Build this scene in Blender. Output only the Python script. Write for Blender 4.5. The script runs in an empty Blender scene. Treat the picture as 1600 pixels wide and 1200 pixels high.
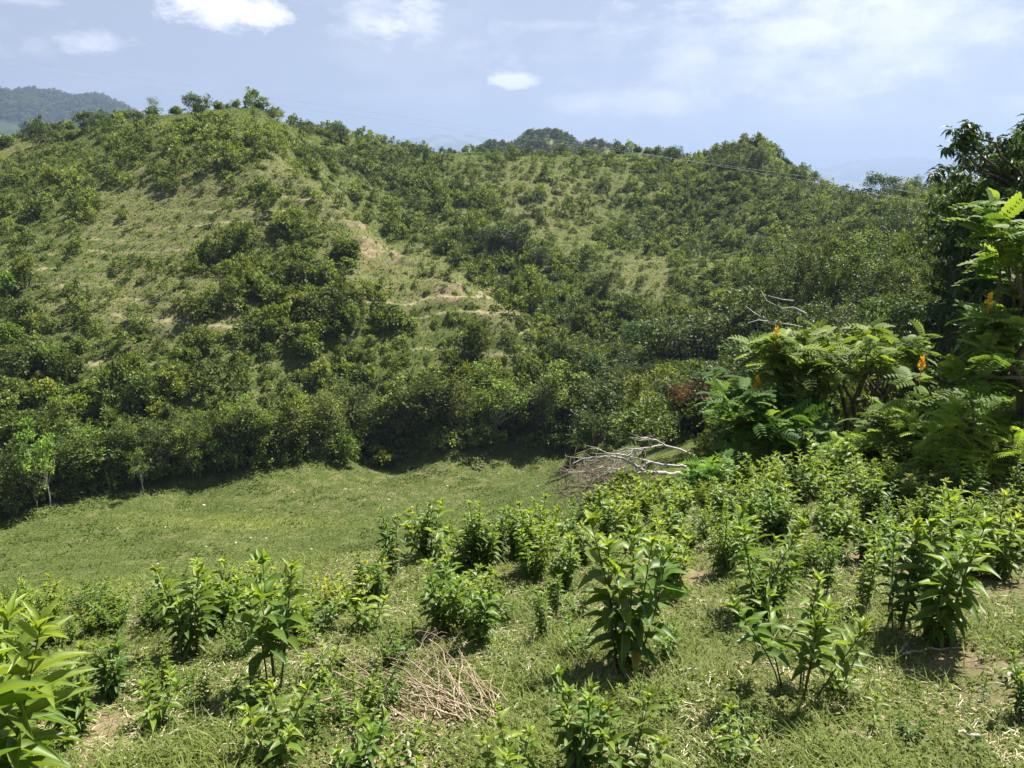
import bpy, math, random
import numpy as np
from mathutils import Vector, Matrix

C = bpy.context.scene
col = C.collection
R = math.radians
PI = math.pi

# ------------------------------------------------------------------ camera
FPX = 1256.0                       # focal length in photo pixels (1600 wide)
PITCH = R(13.9)
cam_d = bpy.data.cameras.new('camera')
cam_d.lens = FPX / 1600 * 36
cam_d.sensor_width = 36
cam_d.clip_start = 0.05
cam_d.clip_end = 60000
cam = bpy.data.objects.new('camera', cam_d)
cam.rotation_euler = (R(90) - PITCH, 0, 0)
col.objects.link(cam)
C.camera = cam

# ------------------------------------------------------------------ exposure, sun, sky
C.view_settings.view_transform = 'Standard'
C.view_settings.look = 'None'
C.view_settings.exposure = 1.46
C.view_settings.gamma = 1.0
C.render.engine = 'CYCLES'
C.cycles.use_denoising = True
C.cycles.max_bounces = 6
C.cycles.diffuse_bounces = 2
C.cycles.glossy_bounces = 2
C.cycles.transmission_bounces = 4
C.cycles.transparent_max_bounces = 6
C.cycles.volume_bounces = 0
C.cycles.caustics_reflective = False
C.cycles.caustics_refractive = False

SUN_EL, SUN_AZ = R(60), R(48)      # azimuth: clockwise from the view direction (+Y)
sd = bpy.data.lights.new('sun', 'SUN')
sd.energy = 5.0
sd.angle = R(0.55)
sd.color = (1.0, 0.95, 0.86)
sun = bpy.data.objects.new('sun', sd)
dvec = Vector((math.sin(SUN_AZ) * math.cos(SUN_EL), math.cos(SUN_AZ) * math.cos(SUN_EL), math.sin(SUN_EL)))
sun.rotation_euler = dvec.to_track_quat('Z', 'Y').to_euler()
sun.location = (0, 0, 60)
col.objects.link(sun)

W = bpy.data.worlds.new('World')
C.world = W
W.use_nodes = True
nt = W.node_tree
N, L = nt.nodes, nt.links
N.clear()
out = N.new('ShaderNodeOutputWorld')
bg = N.new('ShaderNodeBackground')
bg.inputs['Strength'].default_value = 0.036
L.new(bg.outputs[0], out.inputs['Surface'])
sky = N.new('ShaderNodeTexSky')
sky.sky_type = 'NISHITA'
sky.sun_disc = False
sky.sun_elevation = SUN_EL
sky.sun_rotation = SUN_AZ
sky.altitude = 900
sky.air_density = 1.0
sky.dust_density = 1.5
sky.ozone_density = 1.0

def wm(op, a, b=None, c=None, clamp=False):
    n = N.new('ShaderNodeMath')
    n.operation = op
    n.use_clamp = clamp
    for i, v in enumerate((a, b, c)):
        if v is None: continue
        if isinstance(v, (int, float)): n.inputs[i].default_value = v
        else: L.new(v, n.inputs[i])
    return n.outputs[0]

tc = N.new('ShaderNodeTexCoord')
sx = N.new('ShaderNodeSeparateXYZ')
L.new(tc.outputs['Generated'], sx.inputs[0])
az = wm('ARCTAN2', sx.outputs[0], sx.outputs[1])
el = wm('ARCSINE', sx.outputs[2])
cb = N.new('ShaderNodeCombineXYZ')
L.new(az, cb.inputs[0]); L.new(wm('MULTIPLY', el, 1.9), cb.inputs[1])
def wnoise(scale, detail, rough=0.55, off=0.0):
    n = N.new('ShaderNodeTexNoise')
    n.noise_dimensions = '3D'
    n.inputs['Scale'].default_value = scale
    n.inputs['Detail'].default_value = detail
    n.inputs['Roughness'].default_value = rough
    m = N.new('ShaderNodeVectorMath'); m.operation = 'ADD'
    L.new(cb.outputs[0], m.inputs[0]); m.inputs[1].default_value = (off, off * .7, off * 1.3)
    L.new(m.outputs[0], n.inputs['Vector'])
    return n.outputs['Fac']
nz1 = wnoise(30, 9, .68)
nz2 = wnoise(11, 9, .66, 3.1)
def dir_of(px, py):
    x = (px - 800) / FPX; y = -(py - 600) / FPX
    v = Vector((x, math.cos(PITCH) + y * math.sin(PITCH), -math.sin(PITCH) + y * math.cos(PITCH)))
    v.normalize()
    return math.atan2(v.x, v.y), math.asin(v.z)
# cloud: (px, py, rx, ry, opacity, noise amount, softness)
clouds = [(352, 12, 92, 33, 1.0, 1.3, .55), (412, 24, 42, 20, .85, 1.4, .6), (143, 67, 50, 17, .6, 1.9, .8),
          (585, 30, 62, 38, .5, 2.0, 1.1), (600, 42, 34, 17, .7, 1.5, .7), (655, 30, 36, 40, .55, 2.0, .9),
          (805, 126, 42, 14, .9, 1.3, .5), (62, 75, 24, 16, .22, 1.6, 1.0), (1260, 60, 360, 76, .50, 2.5, 1.1),
          (1235, 52, 100, 22, .5, 2.2, .9), (1190, 8, 170, 24, .5, 2.0, 1.0), (1450, 60, 260, 70, .42, 1.9, 1.4),
          (1010, 160, 170, 20, .5, 2.2, .8), (1360, 182, 300, 36, .28, 2.0, 1.1), (1300, 130, 420, 60, .28, 1.6, 1.5),
          (860, 40, 80, 9, .25, 1.8, 1.0), (640, 150, 200, 20, .14, 2.0, 1.2), (150, 130, 300, 40, .12, 2.0, 1.4),
          (-300, 60, 300, 60, .5, 1.9, 1.0), (2100, 90, 400, 90, .5, 1.9, 1.0), (20, 0, 60, 8, .4, 1.5, 1.0)]
cur = None
for (px, py, rx, ry, op, na, sf) in clouds:
    a0, e0 = dir_of(px, py)
    ra, re = rx / FPX, ry / FPX
    dx = wm('MULTIPLY', wm('SUBTRACT', az, a0), 1 / ra)
    dy = wm('MULTIPLY', wm('SUBTRACT', el, e0), 1 / re)
    d = wm('SQRT', wm('ADD', wm('MULTIPLY', dx, dx), wm('MULTIPLY', dy, dy)))
    nn = nz1 if rx < 130 else nz2
    v = wm('ADD', wm('SUBTRACT', 1.0, d), wm('MULTIPLY', wm('SUBTRACT', nn, .5), na * 1.6))
    m = wm('MULTIPLY', wm('SMOOTHSTEP', v, None) if False else wm('MULTIPLY', v, 1 / sf, clamp=True), op)
    cur = m if cur is None else wm('SUBTRACT', 1.0, wm('MULTIPLY', wm('SUBTRACT', 1.0, cur), wm('SUBTRACT', 1.0, m)))
# high cirrus veil that covers the rest of the sky thinly
up = wm('MULTIPLY', wm('SUBTRACT', wnoise(3.2, 7, .62, 7.7), .52), 1.1, clamp=True)
cur = wm('SUBTRACT', 1.0, wm('MULTIPLY', wm('SUBTRACT', 1.0, cur), wm('SUBTRACT', 1.0, up)))
mixc = N.new('ShaderNodeMix'); mixc.data_type = 'RGBA'
L.new(cur, mixc.inputs['Factor'])
tint = N.new('ShaderNodeMix'); tint.data_type = 'RGBA'       # thin milky layer over the whole sky
L.new(wm('ADD', wm('MULTIPLY', wm('SUBTRACT', 1.0, wm('MULTIPLY', wm('SUBTRACT', el, .16), 2.2, clamp=True)), .66), .04), tint.inputs['Factor'])
L.new(sky.outputs[0], tint.inputs['A'])
tint.inputs['B'].default_value = (5.9, 6.3, 7.6, 1)
L.new(tint.outputs['Result'], mixc.inputs['A'])
mixc.inputs['B'].default_value = (15.0, 14.6, 14.6, 1)
L.new(mixc.outputs['Result'], bg.inputs['Color'])

# ------------------------------------------------------------------ numpy helpers
rng = np.random.default_rng(11)
random.seed(11)

def P(px, py, Y):
    """world point seen at photo pixel (px, py) at ground distance Y"""
    x = (px - 800) / FPX; y = -(py - 600) / FPX
    dy = math.cos(PITCH) + y * math.sin(PITCH); dz = -math.sin(PITCH) + y * math.cos(PITCH)
    return (x / dy * Y, Y, dz / dy * Y)

def proj(p):
    """photo pixel of a world point"""
    x, y, z = p[..., 0], p[..., 1], p[..., 2]
    d = y * math.cos(PITCH) - z * math.sin(PITCH)
    u = y * math.sin(PITCH) + z * math.cos(PITCH)
    d = np.where(d > .01, d, .01)
    return 800 + FPX * x / d, 600 - FPX * u / d, d

def hash2(ix, iy, seed):
    h = (ix.astype(np.int64) * 374761393 + iy.astype(np.int64) * 668265263 + seed * 1442695041) & 0xffffffff
    h = ((h ^ (h >> 13)) * 1274126177) & 0xffffffff
    return ((h ^ (h >> 16)) & 0xffff) / 65535.0
def vnoise(x, y, seed=0):
    ix, iy = np.floor(x), np.floor(y)
    fx, fy = x - ix, y - iy
    fx = fx * fx * (3 - 2 * fx); fy = fy * fy * (3 - 2 * fy)
    a, b = hash2(ix, iy, seed), hash2(ix + 1, iy, seed)
    c, d = hash2(ix, iy + 1, seed), hash2(ix + 1, iy + 1, seed)
    return (a * (1 - fx) + b * fx) * (1 - fy) + (c * (1 - fx) + d * fx) * fy
def fbm(x, y, seed=0, octaves=4):
    s = 0; a = .5; t = 0
    for i in range(octaves):
        s = s + a * vnoise(x * 2 ** i, y * 2 ** i, seed + i * 17); t += a; a *= .5
    return s / t - .5
def sstep(a, b, v):
    t = np.clip((v - a) / (b - a), 0, 1)
    return t * t * (3 - 2 * t)

# ------------------------------------------------------------------ terrain heightfield
ctrl = []
def cp(px, py, Y): ctrl.append(P(px, py, Y))
# valley meadow, near part to far edge
for px, py, z in [(-150, 900, -18.6), (0, 830, -19.2), (0, 900, -18.4), (300, 760, -19.6), (300, 830, -18.8), (300, 890, -17.9),
                  (600, 700, -20.0), (600, 770, -19.2), (600, 850, -18.0), (800, 700, -20.2), (800, 760, -19.6), (860, 700, -20.3),
                  (750, 800, -18.8), (-150, 860, -19.0), (450, 880, -17.9)]:
    s = P(px, py, 1.0)[2]
    cp(px, py, z / s)
# slope below the lookout
for (x, y, z) in [(-8, 12, -6.9), (0, 12, -6.4), (4.5, 12, -5.2), (-14, 20, -11.5), (-4, 20, -11.2), (3, 21, -9.8), (-20, 28, -15.9), (-8, 28, -15.6), (0, 29, -14.6),
                  (-40, 30, -17.0), (-40, 18, -11.5), (-60, 40, -18.5), (-30, 8, -5.5), (-15, 6, -3.9), (15, 5, -1.7), (30, 8, -1.5),
                  (-12, -8, 0.2), (0, -10, 1.2), (12, -8, 1.8), (0, -40, 9.0), (-50, -30, 5.0), (50, -30, 12), (-80, 0, -4.0), (60, 5, 1.0)]:
    ctrl.append((x, y, z))
# right shoulder: candle bushes, fallen trunk, broadleaf trees
for (px, py, Y) in [(1100, 800, 9.5), (1300, 735, 10.5), (1550, 720, 10), (900, 800, 15), (1000, 775, 24), (920, 762, 30), (1080, 760, 24), (1060, 700, 32), (1300, 640, 27),
                    (1500, 600, 22), (1800, 640, 18), (2100, 560, 30), (900, 690, 62), (960, 690, 56), (1040, 640, 66), (1100, 640, 55), (1250, 575, 52), (1420, 540, 45), (1700, 500, 45)]:
    cp(px, py, Y)
# left hill face
for (px, py, Y) in [(300, 600, 58.6), (300, 500, 66.5), (300, 400, 76), (300, 300, 88), (300, 190, 108), (330, 178, 114), (250, 182, 116), (420, 188, 114),
                    (0, 700, 52), (0, 600, 60), (0, 500, 68), (0, 400, 79), (0, 330, 92), (0, 270, 112), (100, 226, 124), (0, 236, 128), (-120, 500, 70), (-120, 330, 95), (-200, 240, 130),
                    (150, 300, 93), (150, 400, 78), (150, 560, 62), (450, 600, 61), (450, 500, 67), (450, 400, 76), (450, 300, 88), (430, 235, 100),
                    (600, 600, 64), (600, 500, 70), (600, 430, 76), (560, 345, 86), (500, 290, 93), (700, 600, 65), (700, 500, 72), (700, 425, 78), (800, 580, 66), (790, 470, 75),
                    (860, 520, 73), (880, 600, 68), (60, 206, 135), (160, 192, 128), (-400, 300, 120), (-400, 600, 60)]:
    cp(px, py, Y)
# gully hidden behind the spur
for (px, py, Y) in [(480, 300, 106), (560, 385, 100), (660, 430, 94), (760, 480, 90), (860, 545, 85), (930, 600, 78)]:
    cp(px, py, Y)
# second hillside and its ridge
for (px, py, Y) in [(600, 300, 130), (700, 360, 115), (700, 290, 138), (800, 300, 135), (800, 400, 108), (900, 400, 110), (900, 300, 138), (900, 490, 92), (1000, 540, 80), (1000, 430, 104), (1000, 330, 132),
                    (1060, 440, 98), (1100, 520, 82), (1130, 400, 112), (1100, 320, 135), (1200, 490, 82), (1250, 400, 105), (1250, 320, 130), (1400, 420, 80), (1400, 340, 105), (1600, 420, 75), (1650, 330, 100),
                    (520, 204, 158), (580, 220, 165), (640, 232, 165), (740, 240, 168), (880, 243, 172), (1000, 243, 165), (1090, 252, 158), (1175, 232, 150), (1220, 250, 148), (1300, 300, 145), (1450, 305, 128), (1650, 300, 125), (2000, 280, 120), (2000, 450, 60)]:
    cp(px, py, Y)
# far side of the ridges
for (x, y, z) in [(-130, 190, -8), (-60, 190, -14), (0, 215, -16), (60, 210, -18), (110, 190, -16), (-200, 120, 5), (190, 100, 5), (-220, 20, -15), (220, -20, 0), (0, -150, 10), (-150, -100, -10), (150, -100, 15),
                  (-150, 250, -40), (0, 270, -45), (150, 250, -45), (280, 150, -40), (-290, 120, -35), (0, -280, 0), (-260, -150, -20), (260, -150, -10)]:
    ctrl.append((x, y, z))
ctrl = np.array(ctrl)
def warp(x, y):
    r = np.sqrt(x * x + y * y) + 1e-6
    k = np.log1p(r / 14.0)
    return x / r * k * 1.25, y / r * k * 1.25
cu, cv = warp(ctrl[:, 0], ctrl[:, 1])
def tps(r2): return r2 * np.log(r2 + 1e-9) * .5
_n = len(ctrl)
A = np.zeros((_n + 3, _n + 3))
A[:_n, :_n] = tps((cu[:, None] - cu) ** 2 + (cv[:, None] - cv) ** 2) + np.eye(_n) * 0.0006
A[:_n, _n] = 1; A[:_n, _n + 1] = cu; A[:_n, _n + 2] = cv
A[_n:, :_n] = A[:_n, _n:].T
wts = np.linalg.solve(A, np.concatenate([ctrl[:, 2], [0, 0, 0]]))
def rbf(x, y):
    u, v = warp(x, y)
    sh = u.shape
    u = u.ravel(); v = v.ravel()
    o = np.empty_like(u)
    for s in range(0, len(u), 40000):
        uu, vv = u[s:s + 40000], v[s:s + 40000]
        o[s:s + 40000] = tps((uu[:, None] - cu) ** 2 + (vv[:, None] - cv) ** 2) @ wts[:_n] + wts[_n] + wts[_n + 1] * uu + wts[_n + 2] * vv
    return o.reshape(sh)

# far hills: (px, py_top, distance, half width across, half depth, exponent)
far_hills = [(-60, 140, 1500, 260, 220), (70, 142, 1650, 150, 260), (150, 152, 1620, 120, 200), (190, 172, 1600, 100, 180), (-160, 185, 1100, 260, 160), (240, 186, 1900, 330, 200), (470, 192, 2300, 300, 250), (560, 232, 2500, 300, 300),
             (850, 208, 440, 48, 55), (775, 226, 430, 34, 45), (930, 226, 430, 32, 40), (1000, 250, 460, 60, 50), (700, 244, 480, 50, 60),
             (1120, 262, 9000, 1300, 1500), (1420, 250, 9000, 1500, 1500), (700, 214, 7500, 1000, 1200), (430, 206, 7000, 1100, 1200), (1750, 245, 9000, 1500, 1400), (560, 214, 7500, 1100, 1300)]
fh = []
for (px, py, Y, wx, wy) in far_hills:
    p = P(px, py, Y)
    fh.append((p[0], p[1], p[2], wx, wy))
def height(x, y, detail=True):
    x = np.asarray(x, float); y = np.asarray(y, float)
    r = np.sqrt(x * x + y * y)
    near = -1.72 - 0.215 * y + 0.045 * x
    z = rbf(x, y)
    t = sstep(6.0, 11.0, r)
    z = near * (1 - t) + z * t
    base = -45 - 25 * sstep(250, 700, r) - 60 * sstep(700, 4000, r)
    farz = base.copy()
    for (hx, hy, hz, wx, wy) in fh:
        q = ((x - hx) / wx) ** 2 + ((y - hy) / wy) ** 2
        b = -70 if hy < 3000 else -130
        farz = np.maximum(farz, b + (hz - b) * np.exp(-q * .55))
    n = fbm(x / 180, y / 180, 5, 5)
    farz = farz + n * 26 * sstep(250, 900, r) * (1 + 5 * sstep(3000, 8000, r))
    t = sstep(215, 290, r)
    z = z * (1 - t) + farz * t
    hillw = sstep(52, 75, r) * (1 - sstep(300, 500, r))
    hillw = hillw * sstep(-19.6, -15.5, z)
    if detail:
        z = z + fbm(x / 14, y / 14, 1, 4) * 2.6 * hillw
        z = z + fbm(x / 5, y / 5, 2, 4) * .5 * sstep(8, 25, r) * (1 - sstep(300, 500, r))
        z = z + fbm(x / .9, y / .9, 3, 3) * .12 * sstep(.5, 3, r)
        # little cattle steps trodden across the slopes
        ph = z / 1.25 + fbm(x / 9, y / 9, 9, 3) * 1.6
        fr = ph - np.floor(ph)
        step = (sstep(0, .75, fr) - fr) * .9
        z = z + step * hillw * sstep(-.25, .1, fbm(x / 25, y / 25, 12, 2)) * (1 - sstep(88, 104, r)) * .9
    return z
def hz1(x, y): return float(height(np.array([x]), np.array([y]))[0])

_T = np.concatenate([np.arange(1.0, 12, .04), np.arange(12, 60, .15), np.arange(60, 240, .3)])
def hits(pxs, pys, lift=0.0):
    """first ground point seen at photo pixels"""
    o = []
    for px, py in zip(pxs, pys):
        d = P(px, py, 1.0)
        X = d[0] * _T; Z = d[2] * _T
        h = height(X, _T)
        k = np.nonzero(h + lift >= Z)[0]
        if len(k) == 0: o.append(None)
        else: o.append((X[k[0]], _T[k[0]], h[k[0]]))
    return o
def hit(px, py): return hits([px], [py])[0]

# ------------------------------------------------------------------ materials
def new_mat(name):
    m = bpy.data.materials.new(name); m.use_nodes = True
    t = m.node_tree
    t.nodes.clear()
    return m, t, t.nodes, t.links
def ramp_node(n, stops):
    r = n.new('ShaderNodeValToRGB')
    cr = r.color_ramp
    while len(cr.elements) < len(stops): cr.elements.new(.5)
    for e, (p, c) in zip(cr.elements, stops):
        e.position = p; e.color = (c[0], c[1], c[2], 1)
    return r
def leaf_mat(name, stops, rough=.5, transl=.35, spec=.4, tr_gain=1.3):
    m, t, n, l = new_mat(name)
    o = n.new('ShaderNodeOutputMaterial')
    at = n.new('ShaderNodeAttribute'); at.attribute_name = 'tone'
    rp = ramp_node(n, stops)
    l.new(at.outputs['Fac'], rp.inputs[0])
    oi = n.new('ShaderNodeObjectInfo')
    mu = n.new('ShaderNodeMix'); mu.data_type = 'RGBA'; mu.blend_type = 'MULTIPLY'; mu.inputs['Factor'].default_value = 1
    l.new(rp.outputs[0], mu.inputs['A']); l.new(oi.outputs['Color'], mu.inputs['B'])
    hs = n.new('ShaderNodeHueSaturation')
    mr = n.new('ShaderNodeMapRange'); mr.inputs['To Min'].default_value = .488; mr.inputs['To Max'].default_value = .512
    l.new(oi.outputs['Random'], mr.inputs['Value']); l.new(mr.outputs[0], hs.inputs['Hue']); l.new(mu.outputs['Result'], hs.inputs['Color'])
    pb = n.new('ShaderNodeBsdfPrincipled')
    pb.inputs['Roughness'].default_value = rough
    pb.inputs['Specular IOR Level'].default_value = spec
    l.new(hs.outputs[0], pb.inputs['Base Color'])
    tl = n.new('ShaderNodeBsdfTranslucent')
    hv = n.new('ShaderNodeMix'); hv.data_type = 'RGBA'; hv.blend_type = 'MULTIPLY'; hv.inputs['Factor'].default_value = 1
    l.new(hs.outputs[0], hv.inputs['A']); hv.inputs['B'].default_value = (tr_gain * 1.25, tr_gain * 1.2, tr_gain * .55, 1)
    l.new(hv.outputs['Result'], tl.inputs['Color'])
    mx = n.new('ShaderNodeMixShader'); mx.inputs[0].default_value = transl
    l.new(pb.outputs[0], mx.inputs[1]); l.new(tl.outputs[0], mx.inputs[2])
    l.new(mx.outputs[0], o.inputs['Surface'])
    return m
def bark_mat(name, c1, c2, scale=9, rough=.85):
    m, t, n, l = new_mat(name)
    o = n.new('ShaderNodeOutputMaterial')
    tcn = n.new('ShaderNodeTexCoord')
    no = n.new('ShaderNodeTexNoise'); no.inputs['Scale'].default_value = scale; no.inputs['Detail'].default_value = 6
    l.new(tcn.outputs['Object'], no.inputs['Vector'])
    rp = ramp_node(n, [(.3, c1), (.7, c2)])
    l.new(no.outputs['Fac'], rp.inputs[0])
    pb = n.new('ShaderNodeBsdfPrincipled'); pb.inputs['Roughness'].default_value = rough
    l.new(rp.outputs[0], pb.inputs['Base Color'])
    bp = n.new('ShaderNodeBump'); bp.inputs['Strength'].default_value = .4; bp.inputs['Distance'].default_value = .01
    l.new(no.outputs['Fac'], bp.inputs['Height']); l.new(bp.outputs[0], pb.inputs['Normal'])
    l.new(pb.outputs[0], o.inputs['Surface'])
    return m

M_BUSH = leaf_mat('foliage_bush', [(0, (.040, .062, .013)), (.5, (.125, .168, .038)), (1, (.27, .33, .070))], .55, .28, .2)
M_FOREST = leaf_mat('foliage_forest', [(0, (.020, .034, .008)), (.5, (.066, .098, .023)), (1, (.16, .21, .042))], .5, .28, .25)
M_WEED = leaf_mat('foliage_weed', [(0, (.050, .105, .016)), (.5, (.135, .205, .030)), (.90, (.29, .38, .055)), (.93, (.31, .42, .050)), (1, (.40, .31, .08))], .46, .40, .4)
M_SENNA = leaf_mat('foliage_senna', [(0, (.035, .075, .016)), (.5, (.10, .17, .034)), (1, (.22, .31, .055))], .58, .40, .25)
M_GLOSS = leaf_mat('foliage_glossy', [(0, (.020, .046, .012)), (.5, (.055, .108, .026)), (1, (.12, .20, .045))], .44, .28, .3)
M_GRASS = leaf_mat('grass_blades', [(0, (.055, .085, .014)), (.45, (.145, .185, .034)), (.7, (.215, .255, .060)), (1, (.40, .38, .18))], .6, .35, .25)
M_STRAW = leaf_mat('dead_grass', [(0, (.20, .15, .08)), (.5, (.42, .37, .22)), (1, (.68, .64, .46))], .8, .15, .2)
M_YELLOW = leaf_mat('flower_yellow', [(0, (.55, .25, .02)), (1, (.85, .50, .04))], .6, .3)
M_RUST = leaf_mat('foliage_rusty', [(0, (.10, .030, .018)), (1, (.24, .085, .04))], .8, .2)
M_BARK = bark_mat('bark_brown', (.045, .032, .022), (.13, .10, .075))
M_GREY = bark_mat('bark_grey', (.30, .28, .25), (.55, .53, .50), 14)
M_PALE = bark_mat('bark_pale', (.20, .18, .14), (.42, .39, .33), 12)
M_STEM = bark_mat('stem_green', (.05, .045, .025), (.12, .115, .05), 30)
M_TWIG = bark_mat('twig_tan', (.22, .16, .10), (.46, .37, .25), 20)
M_TWIGR = bark_mat('twig_brown', (.10, .065, .05), (.25, .17, .14), 20)
M_STONE = bark_mat('stone_white', (.30, .29, .25), (.55, .53, .47), 6)
M_WIRE = bark_mat('cable_metal', (.45, .45, .45), (.60, .60, .60), 2, .5)

# ------------------------------------------------------------------ geometry helpers
LEAF1 = (np.array([[0, 0, 0], [.5, .5, .06], [1, 0, -.12], [.5, -.5, .06]]), np.array([[0, 1, 2, 3]]))
LEAF2 = (np.array([[0, 0, 0], [.42, .5, .10], [1, 0, -.22], [.42, -.5, .10], [.5, 0, -.02]]), np.array([[0, 4, 2, 1], [0, 3, 2, 4]]))
def _leaf6():
    us = [0, .22, .55, .82, 1.0]; ws = [.05, .40, .46, .22, .012]
    V = []; 
    for u, w in zip(us, ws):
        z = .10 * u - .42 * u * u
        V += [[u, w, z + w * .30], [u, 0, z], [u, -w, z + w * .30]]
    Q = []
    for i in range(4):
        a = i * 3
        Q += [[a, a + 1, a + 4, a + 3], [a + 1, a + 2, a + 5, a + 4]]
    return np.array(V), np.array(Q)
LEAF6 = _leaf6()
BLADE = (np.array([[0, .5, 0], [0, -.5, 0], [.45, .42, .02], [.45, -.42, .02], [1, .04, -.22], [1, -.04, -.22]]), np.array([[0, 1, 3, 2], [2, 3, 5, 4]]))

def unit(a):
    return a / (np.linalg.norm(a, axis=-1, keepdims=True) + 1e-9)

class Geo:
    def __init__(s): s.V = []; s.Q = []; s.T = []; s.n = 0
    def add(s, V, Q, T):
        V = np.asarray(V, float); Q = np.asarray(Q)
        T = np.full(len(V), T) if np.isscalar(T) else np.asarray(T)
        s.V.append(V); s.Q.append(Q + s.n); s.T.append(T); s.n += len(V)
    def scatter(s, tpl, pos, d, nrm, length, width, tone):
        """place leaf template tpl at pos along d with face normal near nrm"""
        tv, tq = tpl
        m = len(pos); k = len(tv)
        if m == 0: return
        length = np.broadcast_to(length, (m,)); width = np.broadcast_to(width, (m,))
        d = unit(d); side = unit(np.cross(nrm, d)); n2 = np.cross(d, side)
        L_ = length[:, None, None]; W_ = width[:, None, None]
        V = pos[:, None, :] + tv[None, :, 0, None] * d[:, None, :] * L_ + tv[None, :, 1, None] * side[:, None, :] * W_ + tv[None, :, 2, None] * n2[:, None, :] * L_
        Q = tq[None] + (np.arange(m) * k)[:, None, None]
        s.add(V.reshape(-1, 3), Q.reshape(-1, 4), np.repeat(np.broadcast_to(tone, (m,)), k))
    def tube(s, pts, r, sides=5, tone=.5):
        pts = np.asarray(pts, float); n = len(pts)
        r = np.broadcast_to(r, (n,))
        t = np.gradient(pts, axis=0); t = unit(t)
        a = np.where(np.abs(t[:, 2:3]) > .9, [[1., 0, 0]], [[0, 0, 1.]])
        u = unit(np.cross(t, a)); v = np.cross(t, u)
        an = np.linspace(0, 2 * PI, sides, endpoint=False)
        ring = pts[:, None] + r[:, None, None] * (np.cos(an)[None, :, None] * u[:, None] + np.sin(an)[None, :, None] * v[:, None])
        Q = []
        for i in range(n - 1):
            for j in range(sides):
                Q.append([i * sides + j, i * sides + (j + 1) % sides, (i + 1) * sides + (j + 1) % sides, (i + 1) * sides + j])
        s.add(ring.reshape(-1, 3), Q, tone)
    def arrays(s):
        return np.concatenate(s.V), np.concatenate(s.Q), np.concatenate(s.T)
    def mesh(s, name, mat, smooth=False):
        V, Q, T = s.arrays()
        return np_mesh(name, V, Q, {'tone': T}, mat, smooth)
    def obj(s, name, mat, parent=None, smooth=False):
        o = bpy.data.objects.new(name, s.mesh(name, mat, smooth)); col.objects.link(o)
        if parent: o.parent = parent
        return o
def np_mesh(name, V, Q, attrs, mat, smooth=False):
    me = bpy.data.meshes.new(name)
    me.vertices.add(len(V)); me.loops.add(len(Q) * 4); me.polygons.add(len(Q))
    me.vertices.foreach_set('co', np.ascontiguousarray(V, dtype=np.float32).ravel())
    me.loops.foreach_set('vertex_index', np.ascontiguousarray(Q, dtype=np.int32).ravel())
    me.polygons.foreach_set('loop_start', np.arange(0, len(Q) * 4, 4, dtype=np.int32))
    me.polygons.foreach_set('use_smooth', np.full(len(Q), smooth))
    for k, T in attrs.items():
        a = me.attributes.new(k, 'FLOAT', 'POINT'); a.data.foreach_set('value', np.ascontiguousarray(T, dtype=np.float32))
    me.update(calc_edges=True)
    me.materials.append(mat)
    return me

def empty(name, loc, rz=0, sc=1.0):
    o = bpy.data.objects.new(name, None); col.objects.link(o)
    o.empty_display_size = .1
    o.location = loc; o.rotation_euler = (0, 0, rz); o.scale = (sc, sc, sc) if np.isscalar(sc) else sc
    return o
def tag(o, label, cat, group=None, kind=None):
    if label: o['label'] = label
    if cat: o['category'] = cat
    if group: o['group'] = group
    if kind: o['kind'] = kind
    return o
def copy_tree(o, parent=None):
    c = o.copy(); col.objects.link(c)
    c.parent = parent
    for ch in o.children: copy_tree(ch, c)
    return c
def rnd(n, k=3): return rng.normal(size=(n, k))

def crown(g, c, rad, ncl, nlf, leaf, wid=.55, tpl=LEAF1, rc=.34, droop=0.0, low=.25, tone=.5, tvar=.22):
    """leaf clumps spread through an ellipsoid; returns the clump centres"""
    c = np.array(c, float); rad = np.array(rad, float)
    d = unit(rnd(ncl)); d[:, 2] = np.where(d[:, 2] < -low, -d[:, 2], d[:, 2])
    rr = rng.uniform(.45, 1.0, ncl) ** .7
    lump = 1 + .28 * np.sin(d[:, 0] * 3.1 + rng.uniform(0, 6)) * np.cos(d[:, 1] * 2.7 + rng.uniform(0, 6)) + rng.normal(0, .08, ncl)
    cc = c + d * rad * (rr * lump)[:, None]
    rcl = rc * rad.mean() * rng.uniform(.6, 1.35, ncl)
    k = np.repeat(np.arange(ncl), nlf)
    o = unit(rnd(len(k))) * (rng.uniform(0, 1, len(k)) ** .45)[:, None]
    o[:, 2] *= .75
    pos = cc[k] + o * rcl[k][:, None]
    outw = unit(pos - c)
    dr = unit(outw * .6 + o * .6 + rnd(len(k)) * .6 + np.array([0, 0, -droop]))
    nr = unit(outw * .5 + np.array([0, 0, .8]) + rnd(len(k)) * .55)
    tn = np.clip(tone + rng.normal(0, tvar * .6, ncl)[k] + rng.normal(0, tvar, len(k)), 0, 1)
    ln = leaf * rng.uniform(.65, 1.35, len(k))
    g.scatter(tpl, pos, dr, nr, ln, ln * wid, tn)
    return cc

def curve_pts(a, b, n=6, bend=.15, sag=0.0):
    a = np.array(a, float); b = np.array(b, float)
    t = np.linspace(0, 1, n)[:, None]
    L_ = np.linalg.norm(b - a)
    off = rng.normal(size=3) * bend * L_
    p = a + (b - a) * t + off * np.sin(t * PI) + np.array([0, 0, -sag]) * np.sin(t * PI)
    p[1:-1] += rng.normal(size=(n - 2, 3)) * .02 * L_
    return p

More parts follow.
